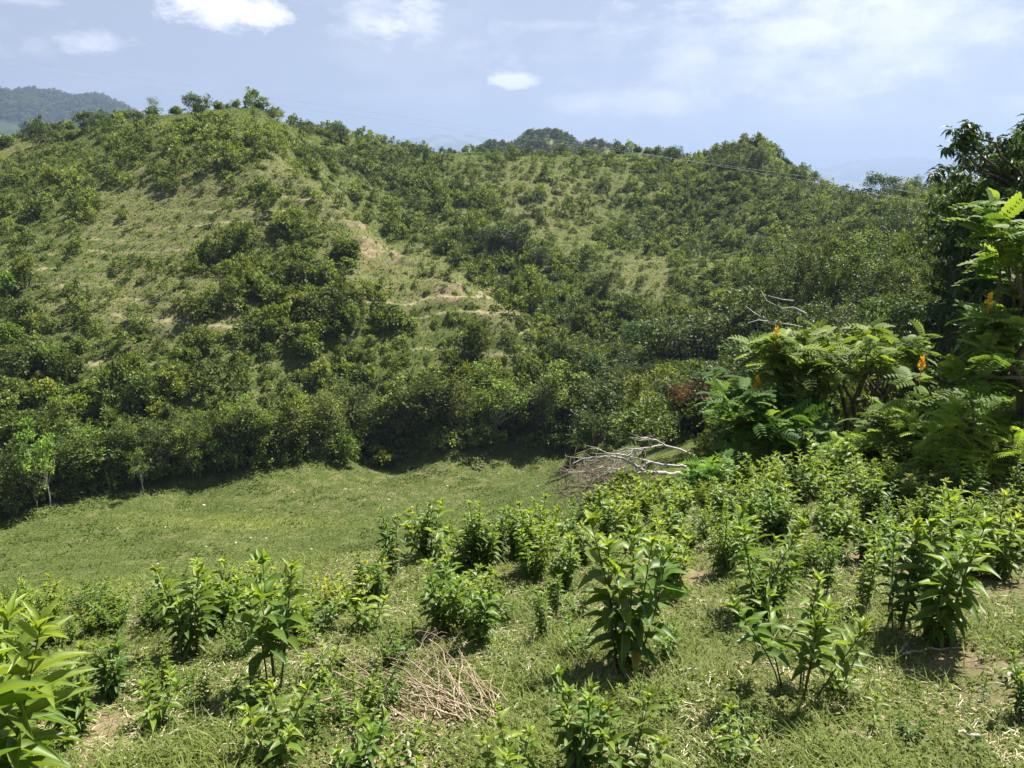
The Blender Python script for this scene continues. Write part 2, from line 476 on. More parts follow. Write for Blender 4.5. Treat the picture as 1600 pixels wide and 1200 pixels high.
# ------------------------------------------------------------------ the ground sheet
az_in = np.radians(np.arange(-41, 41.01, .105))
az_out = np.radians(np.arange(43, 318, 2.5))
azs = np.concatenate([az_in, az_out])
rs = np.concatenate([[.02, .5], np.geomspace(1.0, 12, 210), np.geomspace(12.1, 52, 200), np.arange(52.2, 135, .23), np.geomspace(135.4, 300, 120), np.geomspace(304, 12500, 170)])
AA, RR = np.meshgrid(azs, rs)
GX, GY = RR * np.sin(AA), RR * np.cos(AA)
GZ = height(GX, GY)
nr_, na_ = GX.shape
PXg, PYg, _d = proj(np.stack([GX, GY, GZ], -1))
def blob(px, py, rx, ry, y0=0, y1=1e9, soft=.5):
    q = np.sqrt(((PXg - px) / rx) ** 2 + ((PYg - py) / ry) ** 2)
    return (1 - sstep(1 - soft, 1 + soft, q)) * (GY > y0) * (GY < y1)
soil = np.zeros_like(GX)
for b in [(580, 385, 22, 20, 60, 100), (640, 395, 42, 12, 60, 100), (560, 350, 22, 10, 60, 100), (705, 455, 30, 20, 60, 100), (620, 362, 40, 12, 60, 100), (540, 300, 30, 12, 70, 110)]:
    soil = np.maximum(soil, blob(*b) * .72)
for b in [(150, 365, 20, 9, 60, 110), (40, 382, 22, 10, 60, 110), (8, 402, 14, 16, 60, 110), (230, 300, 60, 10, 60, 110), (165, 410, 60, 8, 60, 110), (780, 478, 30, 10, 60, 110), (120, 370, 60, 10, 60, 110),
          (20, 235, 26, 16, 100, 160), (960, 245, 20, 12, 300, 800)]:
    soil = np.maximum(soil, blob(*b) * .45)
near_soil = np.zeros_like(GX)
for b in [(1490, 1045, 90, 30, 0, 8), (150, 1135, 60, 26, 0, 8), (1180, 1165, 50, 14, 0, 8), (620, 1195, 60, 16, 0, 8), (1540, 1090, 60, 20, 0, 8), (970, 1050, 60, 18, 0, 8), (1340, 1150, 60, 12, 0, 8), (700, 1125, 120, 20, 0, 8), (1330, 870, 60, 12, 0, 12), (1560, 920, 60, 14, 0, 12), (1070, 900, 40, 12, 0, 12)]:
    near_soil = np.maximum(near_soil, blob(*b, soft=.8))
# scarps in the bare bank
GZ = GZ + blob(615, 385, 80, 45, 60, 100) * (fbm(GX / 2.2, GY / 2.2, 31, 3) * 1.6 - np.abs(fbm(GX / 1.3, GZ / .8, 33, 3)) * 1.2)
ph = GZ / 1.25 + fbm(GX / 9, GY / 9, 9, 3) * 1.6 + fbm(GX / 2, GY / 2, 39, 3) * .35
fr = ph - np.floor(ph)
gate = sstep(.0, .12, fbm(GX / 11, GY / 5, 44, 3) + .08) * sstep(-.1, .15, fbm(GX / 3, GY / 3, 45, 3) + .08)
gate = sstep(.35, .55, hash2(np.floor(ph), np.floor(GX / 38 + 7), 3) + fbm(GX / 14, GY / 14, 44, 3) * .9) * sstep(-.22, .0, fbm(GX / 3, GY / 3, 45, 3) + .08)
path = np.where((fr > .89), 1.0, 0.0) * gate * (RR > 54) * (1 - sstep(86, 94, RR)) * (GZ > -18)
path *= (1 - sstep(860, 900, PXg))
open_grass = np.zeros_like(GX)
dry = fbm(GX / 16, GY / 16, 55, 4) * 1.1 + .32
for b in [(460, 265, 40, 30, 60, 110), (520, 320, 50, 34, 60, 110), (600, 370, 60, 40, 60, 110), (700, 430, 70, 40, 60, 110), (790, 480, 60, 34, 60, 110), (300, 320, 190, 90, 60, 130), (650, 420, 150, 60, 60, 105), (480, 290, 120, 40, 60, 110), (1010, 430, 50, 36, 80, 130), (20, 220, 60, 40, 100, 170), (300, 470, 230, 60, 60, 110), (820, 320, 120, 60, 100, 170)]:
    dry = np.maximum(dry, .35 + .45 * blob(*b, soft=.7))
yel = blob(380, 818, 130, 11, 30, 70, .9) * .38

V = np.stack([GX, GY, GZ], -1).reshape(-1, 3)
ii = np.arange((nr_ - 1) * na_); r_ = ii // na_; a_ = ii % na_
b0 = r_ * na_ + a_; b1 = r_ * na_ + (a_ + 1) % na_
Qg = np.stack([b0, b0 + na_, b1 + na_, b1], 1)

m, t, n, l = new_mat('ground_soil_and_turf')
o_ = n.new('ShaderNodeOutputMaterial'); pb = n.new('ShaderNodeBsdfPrincipled'); pb.inputs['Roughness'].default_value = .95
pb.inputs['Specular IOR Level'].default_value = .1
tcn = n.new('ShaderNodeTexCoord')
def gnoise(sc, det=6, ro=.6):
    q = n.new('ShaderNodeTexNoise'); q.inputs['Scale'].default_value = sc; q.inputs['Detail'].default_value = det; q.inputs['Roughness'].default_value = ro
    l.new(tcn.outputs['Object'], q.inputs['Vector']); return q.outputs['Fac']
def gattr(nm):
    q = n.new('ShaderNodeAttribute'); q.attribute_name = nm; return q.outputs['Fac']
def gm(op, a, b, clamp=False):
    q = n.new('ShaderNodeMath'); q.operation = op; q.use_clamp = clamp
    for i, v in enumerate((a, b)):
        if isinstance(v, (int, float)): q.inputs[i].default_value = v
        else: l.new(v, q.inputs[i])
    return q.outputs[0]
def gmix(f, a, b):
    q = n.new('ShaderNodeMix'); q.data_type = 'RGBA'
    l.new(f, q.inputs['Factor'])
    for s_, v in (('A', a), ('B', b)):
        if isinstance(v, tuple): q.inputs[s_].default_value = v + (1,)
        else: l.new(v, q.inputs[s_])
    return q.outputs['Result']
fine = gnoise(7); mid = gnoise(1.1); big = gnoise(.12)
rg = ramp_node(n, [(.3, (.042, .062, .015)), (.5, (.074, .098, .024)), (.7, (.105, .130, .037))])
l.new(gm('ADD', gm('MULTIPLY', fine, .45), gm('MULTIPLY', mid, .55)), rg.inputs[0])
rd = ramp_node(n, [(.3, (.080, .088, .034)), (.5, (.122, .124, .050)), (.72, (.19, .172, .085))])
l.new(gm('ADD', gm('MULTIPLY', fine, .5), gm('MULTIPLY', mid, .5)), rd.inputs[0])
dr_ = gm('MULTIPLY', gm('SUBTRACT', gm('ADD', gattr('dry'), gm('MULTIPLY', gm('SUBTRACT', mid, .5), 1.4)), .38), 3.0, True)
c_ = gmix(dr_, rg.outputs[0], rd.outputs[0])
c_ = gmix(gm('MULTIPLY', gattr('yellowed'), gm('MULTIPLY', mid, 1.6), True), c_, (.21, .23, .03))
rs_ = ramp_node(n, [(.3, (.12, .088, .050)), (.5, (.21, .165, .098)), (.75, (.34, .285, .185))])
l.new(gm('ADD', gm('MULTIPLY', gnoise(3.0), .5), gm('MULTIPLY', fine, .5)), rs_.inputs[0])
so = gm('MULTIPLY', gm('SUBTRACT', gm('ADD', gattr('soil'), gm('MULTIPLY', gm('SUBTRACT', gnoise(.9), .5), 1.9)), .55), 5.0, True)
c_ = gmix(gm('MULTIPLY', so, gm('MULTIPLY', gattr('soil'), 3.0, True)), c_, rs_.outputs[0])
pth = gm('MULTIPLY', gattr('path'), gm('MULTIPLY', gm('SUBTRACT', mid, .32), 5.0, True))
c_ = gmix(gm('MULTIPLY', pth, .5), c_, (.36, .30, .19))
c_ = gmix(gattr('litter'), c_, rs_.outputs[0])
rf = ramp_node(n, [(.40, (.024, .040, .014)), (.6, (.045, .065, .022))])      # far woodland and pasture on the distant hills
l.new(gnoise(.02, 8), rf.inputs[0])
rp2 = ramp_node(n, [(.52, (0, 0, 0)), (.56, (1, 1, 1))]); l.new(gnoise(.0035, 5), rp2.inputs[0])
far_c = gmix(rp2.outputs[0], rf.outputs[0], (.16, .17, .07))
c_ = gmix(gattr('far'), c_, far_c)
l.new(c_, pb.inputs['Base Color'])
bp = n.new('ShaderNodeBump'); bp.inputs['Strength'].default_value = .6; bp.inputs['Distance'].default_value = .06
l.new(gm('ADD', fine, gnoise(28, 4)), bp.inputs['Height']); l.new(bp.outputs[0], pb.inputs['Normal'])
l.new(pb.outputs[0], o_.inputs['Surface'])
M_GROUND = m
litter = np.clip(.35 * (1 - sstep(7, 14, RR)) + near_soil * .75, 0, 1) * (.75 + fbm(GX / .35, GY / .35, 66, 3))
me = np_mesh('ground', V, Qg, {'soil': soil.ravel(), 'path': path.ravel(), 'dry': dry.ravel(), 'yellowed': yel.ravel(), 'litter': np.clip(litter, 0, 1).ravel(),
                                'far': sstep(190, 260, RR).ravel()}, M_GROUND, True)
ground = bpy.data.objects.new('ground', me); col.objects.link(ground)
tag(ground, 'grassy ground of the lookout slope, valley meadow and hills', 'ground', None, 'structure')

# map from photo pixels to the first ground point they meet
vis = np.zeros_like(GX, bool)
nin = len(az_in)
slope = GZ[:, :nin] / RR[:, :nin]
run = np.maximum.accumulate(slope[3:], axis=0)
vis[3:, :nin] = slope[3:] >= run - 1e-6
CELL = 4
pm = -np.ones((340, 440), int)                      # px -80..1680, py -80..1280
sel = np.nonzero(vis & (GY > 4))
gi = ((PXg[sel] + 80) / CELL).astype(int); gj = ((PYg[sel] + 80) / CELL).astype(int)
ok = (gi >= 0) & (gi < 440) & (gj >= 0) & (gj < 340)
idx = sel[0] * na_ + sel[1]
pm[gj[ok], gi[ok]] = idx[ok]
def pick(px, py):
    i, j = int((px + 80) / CELL), int((py + 80) / CELL)
    for rad in (0, 1, 2, 3):
        for jj in range(j, j + rad + 1):
            for k in range(-rad, rad + 1):
                if 0 <= i + k < 440 and 0 <= jj < 340 and pm[jj, i + k] >= 0:
                    q = pm[jj, i + k]
                    return V[q]
    return None

# ------------------------------------------------------------------ words for labels
ORD = ['first', 'second', 'third', 'fourth', 'fifth', 'sixth', 'seventh', 'eighth', 'ninth', 'tenth', 'eleventh', 'twelfth', 'thirteenth', 'fourteenth',
       'fifteenth', 'sixteenth', 'seventeenth', 'eighteenth', 'nineteenth', 'twentieth']
pending = []            # (object, describing words, place words, photo x)
def later(o, what, where, px): pending.append((o, what, where, px))
def resolve_labels():
    by = {}
    for o, a, w, px in pending: by.setdefault((a, w), []).append((px, o))
    for (a, w), lst in by.items():
        lst.sort(key=lambda q: q[0])
        nn_ = len(lst)
        for i, (px, o) in enumerate(lst):
            if nn_ == 1: s_ = '%s %s' % (a, w)
            elif i == nn_ - 1: s_ = 'rightmost %s %s' % (a, w)
            elif i == 0: s_ = 'leftmost %s %s' % (a, w)
            else: s_ = '%s %s, %s from left' % (a, w, ORD[i] if i < 20 else '%dth' % (i + 1))
            o['label'] = s_
def ridge_px(py):
    return np.interp(py, [225, 345, 425, 510, 600], [430, 560, 700, 850, 890])
def where_hill(px, py, Y):
    if Y < 36:
        return 'behind the fallen grey tree' if px < 1120 else 'below the big dark tree'
    if px < ridge_px(py) + 4 and Y < 131:
        if Y > 103: return 'on the left hill crest' if px > 200 else 'behind the left hill shoulder'
        if py < 330: return 'high on the left hill'
        if 520 < px and py < 520: return 'beside the bare earth bank'
        if py < 450: return 'on the upper grassy steps' if px < 330 else 'in the thicket on the left hill'
        if py < 560: return 'on the lower grassy steps' if px < 420 else 'below the bare earth bank'
        return 'above the left meadow edge' if px < 420 else 'above the middle meadow edge'
    if py < 262 + (px > 1250) * 35: return 'on the far ridge line'
    if px < 900:
        return 'in the gully behind the spur' if py > 360 else ('high on the slope behind the spur' if px > 700 else 'behind the crest of the spur')
    if px < 1110: return 'on the grassy middle spur' if py < 470 else 'in the wooded gully bottom'
    return 'on the wooded right slope' if py < 400 else 'in the woods beside the dark tree'

# ------------------------------------------------------------------ bush and tree masters (first placed copy is the master itself)
def bush_mesh(kind):
    g = Geo()
    if kind == 'rounded':
        crown(g, (0, 0, .48), (.5, .5, .46), 46, 26, .105, .6, rc=.30, low=.7)
    elif kind == 'spreading':
        for k in range(3):
            a = k * 2.1 + rng.uniform(0, 1)
            crown(g, (.25 * math.cos(a), .25 * math.sin(a), .30 + .08 * k), (.34, .34, .3), 16, 24, .10, .6, rc=.36, low=.6, tone=.5 + .08 * (k - 1))
    elif kind == 'upright':
        crown(g, (0, 0, .62), (.30, .30, .62), 40, 24, .095, .5, rc=.30, low=.9)
    elif kind == 'ragged':
        for k in range(7):
            a = rng.uniform(0, 6.3); r = rng.uniform(.05, .4); h = rng.uniform(.35, 1.0)
            crown(g, (r * math.cos(a), r * math.sin(a), h * .8), (.17, .17, .22), 7, 22, .10, .55, rc=.5, low=.8, tone=rng.uniform(.35, .65))
            g.tube(curve_pts((r * .3 * math.cos(a), r * .3 * math.sin(a), -.1), (r * math.cos(a), r * math.sin(a), h * .8), 4), np.linspace(.018, .008, 4), 3, .1)
    for k in range(5):
        a = rng.uniform(0, 6.3)
        g.tube(curve_pts((0, 0, -.15), (.25 * math.cos(a), .25 * math.sin(a), .5), 4), np.linspace(.022, .008, 4), 3, .1)
    return g.mesh('bush', M_BUSH)
BK = ['rounded', 'spreading', 'upright', 'ragged']
bush_protos = {k: [bush_mesh(k) for _ in range(3)] for k in BK}

def small_bush_arrays():
    g = Geo()
    crown(g, (0, 0, .42), (.45, .45, .42), 17, 15, .135, .6, rc=.36, low=.5, tvar=.3)
    return g.arrays()
mass_protos = [small_bush_arrays() for _ in range(5)]

# cover seen in each 50 pixel cell: 0 none, 1 open grass, 2 few bushes, 3 many bushes, 4 dense scrub, 5 wood
cover = [
    [1, 4, 4, 4, 4, 4, 4, 4, 4, 3, 4, 4, 3, 3, 4, 4, 4, 4, 4, 4, 4, 4, 4, 4, 4, 4, 4, 4, 4, 0, 4, 4],
    [4, 4, 4, 4, 3, 3, 3, 4, 4, 3, 2, 3, 4, 4, 3, 3, 3, 3, 4, 4, 4, 4, 4, 4, 4, 4, 4, 4, 4, 4, 4, 4],
    [4, 3, 4, 2, 1, 1, 1, 2, 4, 4, 1, 2, 3, 4, 4, 4, 4, 3, 3, 3, 4, 4, 4, 4, 4, 4, 4, 4, 4, 4, 4, 4],
    [3, 2, 2, 1, 1, 1, 2, 3, 4, 4, 2, 1, 2, 3, 4, 4, 3, 3, 3, 4, 4, 4, 4, 4, 4, 4, 4, 4, 5, 5, 5, 5],
    [2, 1, 1, 1, 2, 2, 3, 4, 4, 4, 3, 1, 1, 2, 3, 4, 4, 3, 3, 2, 2, 4, 4, 4, 4, 5, 5, 5, 5, 5, 5, 5],
    [3, 2, 2, 2, 1, 2, 3, 3, 4, 4, 4, 3, 1, 1, 3, 2, 4, 3, 3, 2, 2, 3, 4, 4, 5, 5, 5, 5, 5, 5, 5, 5],
    [3, 3, 3, 2, 3, 1, 2, 3, 3, 4, 3, 3, 4, 1, 2, 2, 2, 3, 4, 3, 3, 4, 4, 4, 5, 5, 5, 5, 5, 5, 5, 5],
    [4, 4, 3, 2, 2, 3, 3, 3, 2, 3, 3, 3, 2, 1, 3, 2, 4, 3, 4, 4, 5, 5, 5, 5, 5, 5, 5, 5, 5, 5, 5, 0],
    [4, 4, 4, 4, 4, 3, 3, 2, 2, 3, 3, 2, 3, 4, 4, 4, 4, 5, 5, 5, 5, 5, 5, 5, 5, 5, 5, 0, 0, 0, 0, 0],
    [4, 4, 4, 4, 4, 3, 3, 3, 3, 3, 4, 4, 4, 4, 4, 5, 5, 5, 5, 5, 5, 5, 5, 0, 0, 0, 0, 0, 0, 0, 0, 0],
    [3, 4, 4, 3, 3, 4, 4, 0, 0, 0, 0, 0, 0, 0, 0, 0, 0, 0, 0, 0, 0, 0, 0, 0, 0, 0, 0, 0, 0, 0, 0, 0]]
LEVEL = {0: '.', 1: 'g', 2: 's', 3: 'm', 4: 'd', 5: 'f'}
cmap = [[LEVEL[k] for k in row] for row in cover]
dens = {'g': 3.5, 's': 9, 'm': 15, 'd': 21, 'f': 9}
bushes, trees_f = [], []
for rI, row in enumerate(cmap):
    for cI, ch in enumerate(row):
        if ch == '.': continue
        cx, cy = cI * 50 + 25, 200 + rI * 50 + 25
        q = pick(cx, cy)
        Y = q[1] if q is not None else 140
        if Y < 34: continue
        n_ = dens[ch] * min(2.2, (Y / 76) ** 1.15)
        n_ = int(n_) + (random.random() < n_ % 1)
        ch0 = ch
        if ch in 'md' and cI >= 20: n_ = int(n_ * 1.6)
        for k in range(n_ * 2):
            px, py = cI * 50 + random.uniform(0, 50), 200 + rI * 50 + random.uniform(0, 50)
            rp_ = ridge_px(py); ch = ch0
            if 240 < py < 560 and rp_ + random.uniform(-38, 14) < px < rp_ + 210 and ch0 != 'f': ch = 'd'
            elif 250 < py < 520 and rp_ - 105 < px < rp_ and ch0 != 'f': ch = 'g'
            elif k >= n_: continue
            if ch == 'g' and ch0 != 'g' and random.random() < .6: continue
            p = pick(px, py)
            if p is None or p[1] > 185 or p[1] < 34: continue
            if p[2] < -18.2 and px < 900 and py > 640: continue
            if ch == 'f':
                trees_f.append((px, py, p, rng.uniform(.75, 1.25)))
                if random.random() < .5: bushes.append((px, py, p, 'd', rng.lognormal(.55, .3)))
            else:
                w = {'g': rng.lognormal(-.7, .45), 's': rng.lognormal(-.35, .48), 'm': rng.lognormal(-.05, .46), 'd': rng.lognormal(.12, .45)}[ch]
                bushes.append((px, py, p, ch, w))
# along the very top of the ridges, so the outline is broken
for i in range(400):
    px = rng.uniform(-20, 1500)
    py0 = float(np.interp(px, [0, 60, 160, 300, 420, 520, 640, 740, 880, 1000, 1090, 1170, 1210, 1300, 1450], [240, 200, 190, 176, 184, 202, 228, 236, 238, 238, 250, 240, 250, 288, 298]))
    for dy in range(-22, 30, 2):
        p = pick(px, py0 + dy)
        if p is not None and p[1] < 185: break
    if p is None or p[1] > 185: continue
    bushes.append((px, py0 + dy, p, 'm', rng.lognormal(.15, .4)))
# woodland understorey between the shoulder and the gully
for i in range(110):
    px, py = rng.uniform(880, 1560), rng.uniform(540, 760)
    p = pick(px, py)
    if p is None or p[1] < 19: continue
    if px < 1130 and py > 700 and p[1] < 45: continue
    bushes.append((px, py, p, 'd', rng.lognormal(.55, .3)))
# one dark hedge-like belt of scrub just behind the meadow edge
for i in range(380):
    px = rng.uniform(-40, 900)
    yb = float(np.interp(px, [-40, 0, 80, 200, 300, 400, 500, 560, 620, 700, 900], [818, 806, 780, 756, 738, 726, 714, 720, 722, 704, 696]))
    py = yb - rng.uniform(-6, 50)
    p = pick(px, py)
    if p is None: continue
    bushes.append((px, py, p, 'd', rng.lognormal(.2, .35)))

TONE = [('dark green', (.72, .74, .70, 1)), ('mid green', (1, 1, 1, 1)), ('yellow green', (1.3, 1.2, .9, 1)), ('grey green', (1.15, 1.10, 1.25, 1)), ('bright green', (1.05, 1.18, .9, 1))]
bl = []
for (px, py, p, ch, w) in bushes:
    d = p[1]
    bl.append((w / d * FPX, px, py, p, ch, w))
bl.sort(key=lambda q: -q[0])
used = set()
NB = 300
for i, (sz, px, py, p, ch, w) in enumerate(bl[:NB]):
    kind = random.choices(BK, [2, 3, 3, 4] if ch != 'd' else [4, 3, 1, 2])[0]
    vi = random.randrange(3)
    o = bpy.data.objects.new('bush', bush_protos[kind][vi]); col.objects.link(o)
    ti = random.choices(range(5), [4, 4, 1.5, 1.2, 1.5] if ch == 'd' else [2.5, 5, 2.5, 1.5, 1.8])[0]
    w = min(w, 2.5)
    h = w * rng.uniform(.7, 1.5)
    o.location = (p[0], p[1], p[2] - .12)
    o.rotation_euler = (rng.normal(0, .08), rng.normal(0, .08), rng.uniform(0, 6.28))
    o.scale = (w, w * rng.uniform(.85, 1.15), h)
    c_ = TONE[ti][1]; j = rng.uniform(.85, 1.15)
    o.color = (c_[0] * j, c_[1] * j, c_[2] * j, 1)
    tag(o, None, 'bush', 'bushes scattered over the hillsides')
    szw = 'small' if w < 1.5 else ('medium' if w < 2.4 else 'large')
    later(o, '%s %s %s bush' % (szw, TONE[ti][0], kind), where_hill(px, py, p[1]), px)
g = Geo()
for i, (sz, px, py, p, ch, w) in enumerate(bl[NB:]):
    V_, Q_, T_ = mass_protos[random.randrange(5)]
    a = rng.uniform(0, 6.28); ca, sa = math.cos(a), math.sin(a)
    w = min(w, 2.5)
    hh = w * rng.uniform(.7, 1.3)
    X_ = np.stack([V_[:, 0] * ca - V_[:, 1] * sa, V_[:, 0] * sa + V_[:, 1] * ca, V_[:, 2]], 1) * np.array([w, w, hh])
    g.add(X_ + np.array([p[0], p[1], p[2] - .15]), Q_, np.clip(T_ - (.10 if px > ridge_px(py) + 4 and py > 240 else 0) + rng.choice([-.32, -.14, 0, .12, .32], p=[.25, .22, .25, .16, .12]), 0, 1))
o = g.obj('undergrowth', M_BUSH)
tag(o, 'dense low scrub filling the gaps between the bushes on the far hillsides', 'undergrowth', None, 'stuff')
print('bushes', len(bl), 'forest trees', len(trees_f), [round(q[1]) for q in [pick(x, 430) for x in range(1000,1600,50)]], file=open('/tmp/dbg.txt','w'))

# trees of the wooded slope
def tree_meshes(style):
    """unit tree, height 1: returns trunk mesh and crown mesh"""
    gt, gc = Geo(), Geo()
    if style == 'broad':
        cc = crown(gc, (0, 0, .62), (.40, .40, .34), 70, 34, .042, .6, rc=.26, low=.55, tone=.5)
        top = .5; r0 = .02
    elif style == 'layered':
        cs = []
        for k in range(6):
            a = rng.uniform(0, 6.3); r = rng.uniform(.08, .28)
            cs.append(crown(gc, (r * math.cos(a), r * math.sin(a), .42 + .09 * k), (.23, .23, .13), 14, 30, .042, .6, rc=.36, low=.5, tone=rng.uniform(.4, .62)))
        cc = np.concatenate(cs); top = .6; r0 = .018
    elif style == 'slim':
        cc = crown(gc, (0, 0, .56), (.20, .20, .44), 44, 26, .030, .5, rc=.34, low=.8)
        top = .7; r0 = .010
    elif style == 'open':
        cs = []
        for k in range(8):
            a = rng.uniform(0, 6.3); r = rng.uniform(.02, .30)
            cs.append(crown(gc, (r * math.cos(a), r * math.sin(a), rng.uniform(.45, .9)), (.10, .10, .09), 8, 18, .036, .55, rc=.55, low=.8, tone=rng.uniform(.4, .65)))
        cc = np.concatenate(cs); top = .5; r0 = .011
    elif style == 'draped':
        cc = crown(gc, (0, 0, .60), (.33, .33, .38), 80, 60, .022, .7, rc=.20, low=1.0, droop=.15, tone=.55)
        for k in range(26):
            a = rng.uniform(0, 6.3); z0 = rng.uniform(.2, .9); r = .36 * math.sqrt(max(.1, 1 - ((z0 - .58) / .45) ** 2))
            crown(gc, (r * math.cos(a), r * math.sin(a), z0), (.06, .06, .11), 6, 34, .022, .7, rc=.5, low=1.0, droop=.3, tone=rng.uniform(.45, .8))
        top = .5; r0 = .02
    lean = rng.normal(0, .04, 2)
    tp = np.array([lean[0], lean[1], top])
    gt.tube(curve_pts((0, 0, -.06), tp, 7, .05), np.linspace(r0, r0 * .5, 7), 6)
    for k in rng.choice(len(cc), min(16, len(cc)), replace=False):
        t_ = rng.uniform(.45, 1.0)
        gt.tube(curve_pts(tp * t_, cc[k] * .95, 5, .1), np.linspace(r0 * .42, r0 * .12, 5), 4)
    return gt, gc
def master_tree(name, style, mat_c, mat_t, trunkname='trunk'):
    gt, gc = tree_meshes(style)
    return {'trunk': gt.mesh('trunk', mat_t, True), 'crown': gc.mesh('crown', mat_c)}
def put_tree(name, mm, loc, h, wide=1.0, rz=0.0, color=(1, 1, 1, 1), tilt=0.0):
    r_ = empty(name, loc, rz, (h * wide, h * wide, h)); r_.rotation_euler = (tilt, 0, rz)
    for k in ('trunk', 'crown'):
        o = bpy.data.objects.new(k, mm[k]); col.objects.link(o); o.parent = r_
        if k == 'crown': o.color = color
    return r_
TM = {'broad': [master_tree('tree', 'broad', M_FOREST, M_BARK) for _ in range(3)], 'layered': [master_tree('tree', 'layered', M_FOREST, M_BARK) for _ in range(3)],
      'slim': [master_tree('tree', 'slim', M_BUSH, M_BARK) for _ in range(3)], 'open': [master_tree('tree', 'open', M_BUSH, M_PALE) for _ in range(3)],
      'draped': [master_tree('tree', 'draped', M_FOREST, M_BARK) for _ in range(2)]}
trees_f.sort(key=lambda q: -q[3] / q[2][1])
FT = [('dark green', (.75, .78, .75, 1)), ('mid green', (1.1, 1.1, 1.0, 1)), ('olive green', (1.45, 1.30, 1.0, 1)), ('bluish green', (.85, 1.1, 1.15, 1))]
for (px, py, p, s_) in trees_f[:300]:
    st = random.choice(['broad', 'broad', 'layered', 'layered', 'open'])
    h = 3.9 * s_ * (1.0 if p[1] > 60 else .9)
    ti = random.choices(range(4), [4, 4, 2, 1.5])[0]
    j = rng.uniform(.85, 1.15); c_ = FT[ti][1]
    r_ = put_tree('broadleaf_tree', random.choice(TM[st]), (p[0], p[1], p[2] - .1), h, rng.uniform(.85, 1.2), rng.uniform(0, 6.28), (c_[0] * j, c_[1] * j, c_[2] * j, 1))
    tag(r_, None, 'tree', 'trees of the wooded slope and gully')
    sh = {'broad': 'round crowned', 'layered': 'layered', 'open': 'thin airy'}[st]
    later(r_, '%s %s %s tree' % ('short' if h < 4.3 else 'tall', FT[ti][0], sh), where_hill(px, py, p[1]), px)

# slim trees in a row along the meadow edge
k = 0
px = -30
while px < 905:
    yb = float(np.interp(px, [-40, 0, 80, 200, 300, 400, 500, 600, 700, 900], [825, 812, 786, 760, 742, 728, 710, 692, 688, 690]))
    py = yb - rng.uniform(-2, 10)
    p = pick(px, py)
    if p is not None:
        hpx = rng.uniform(55, 110) if px < 600 else rng.uniform(65, 120)
        h = hpx / FPX * p[1] * 1.05
        st = random.choice(['slim', 'slim', 'slim', 'open', 'open', 'broad'])
        ti = random.choices(range(5), [3, 4, 1.5, 1.5, 2])[0]
        c_ = TONE[ti][1]
        r_ = put_tree('slim_tree', random.choice(TM[st]), (p[0], p[1], p[2] - .1), h, rng.uniform(1.0, 1.5) if st != 'broad' else .8, rng.uniform(0, 6.28), c_)
        tag(r_, None, 'tree', 'trees in a row along the meadow edge')
        later(r_, '%s %s %s tree' % ('tall' if hpx > 100 else 'short', TONE[ti][0], {'slim': 'narrow', 'open': 'airy', 'broad': 'round'}[st]), 'in the row along the meadow edge', px)
    px += rng.uniform(9, 22)
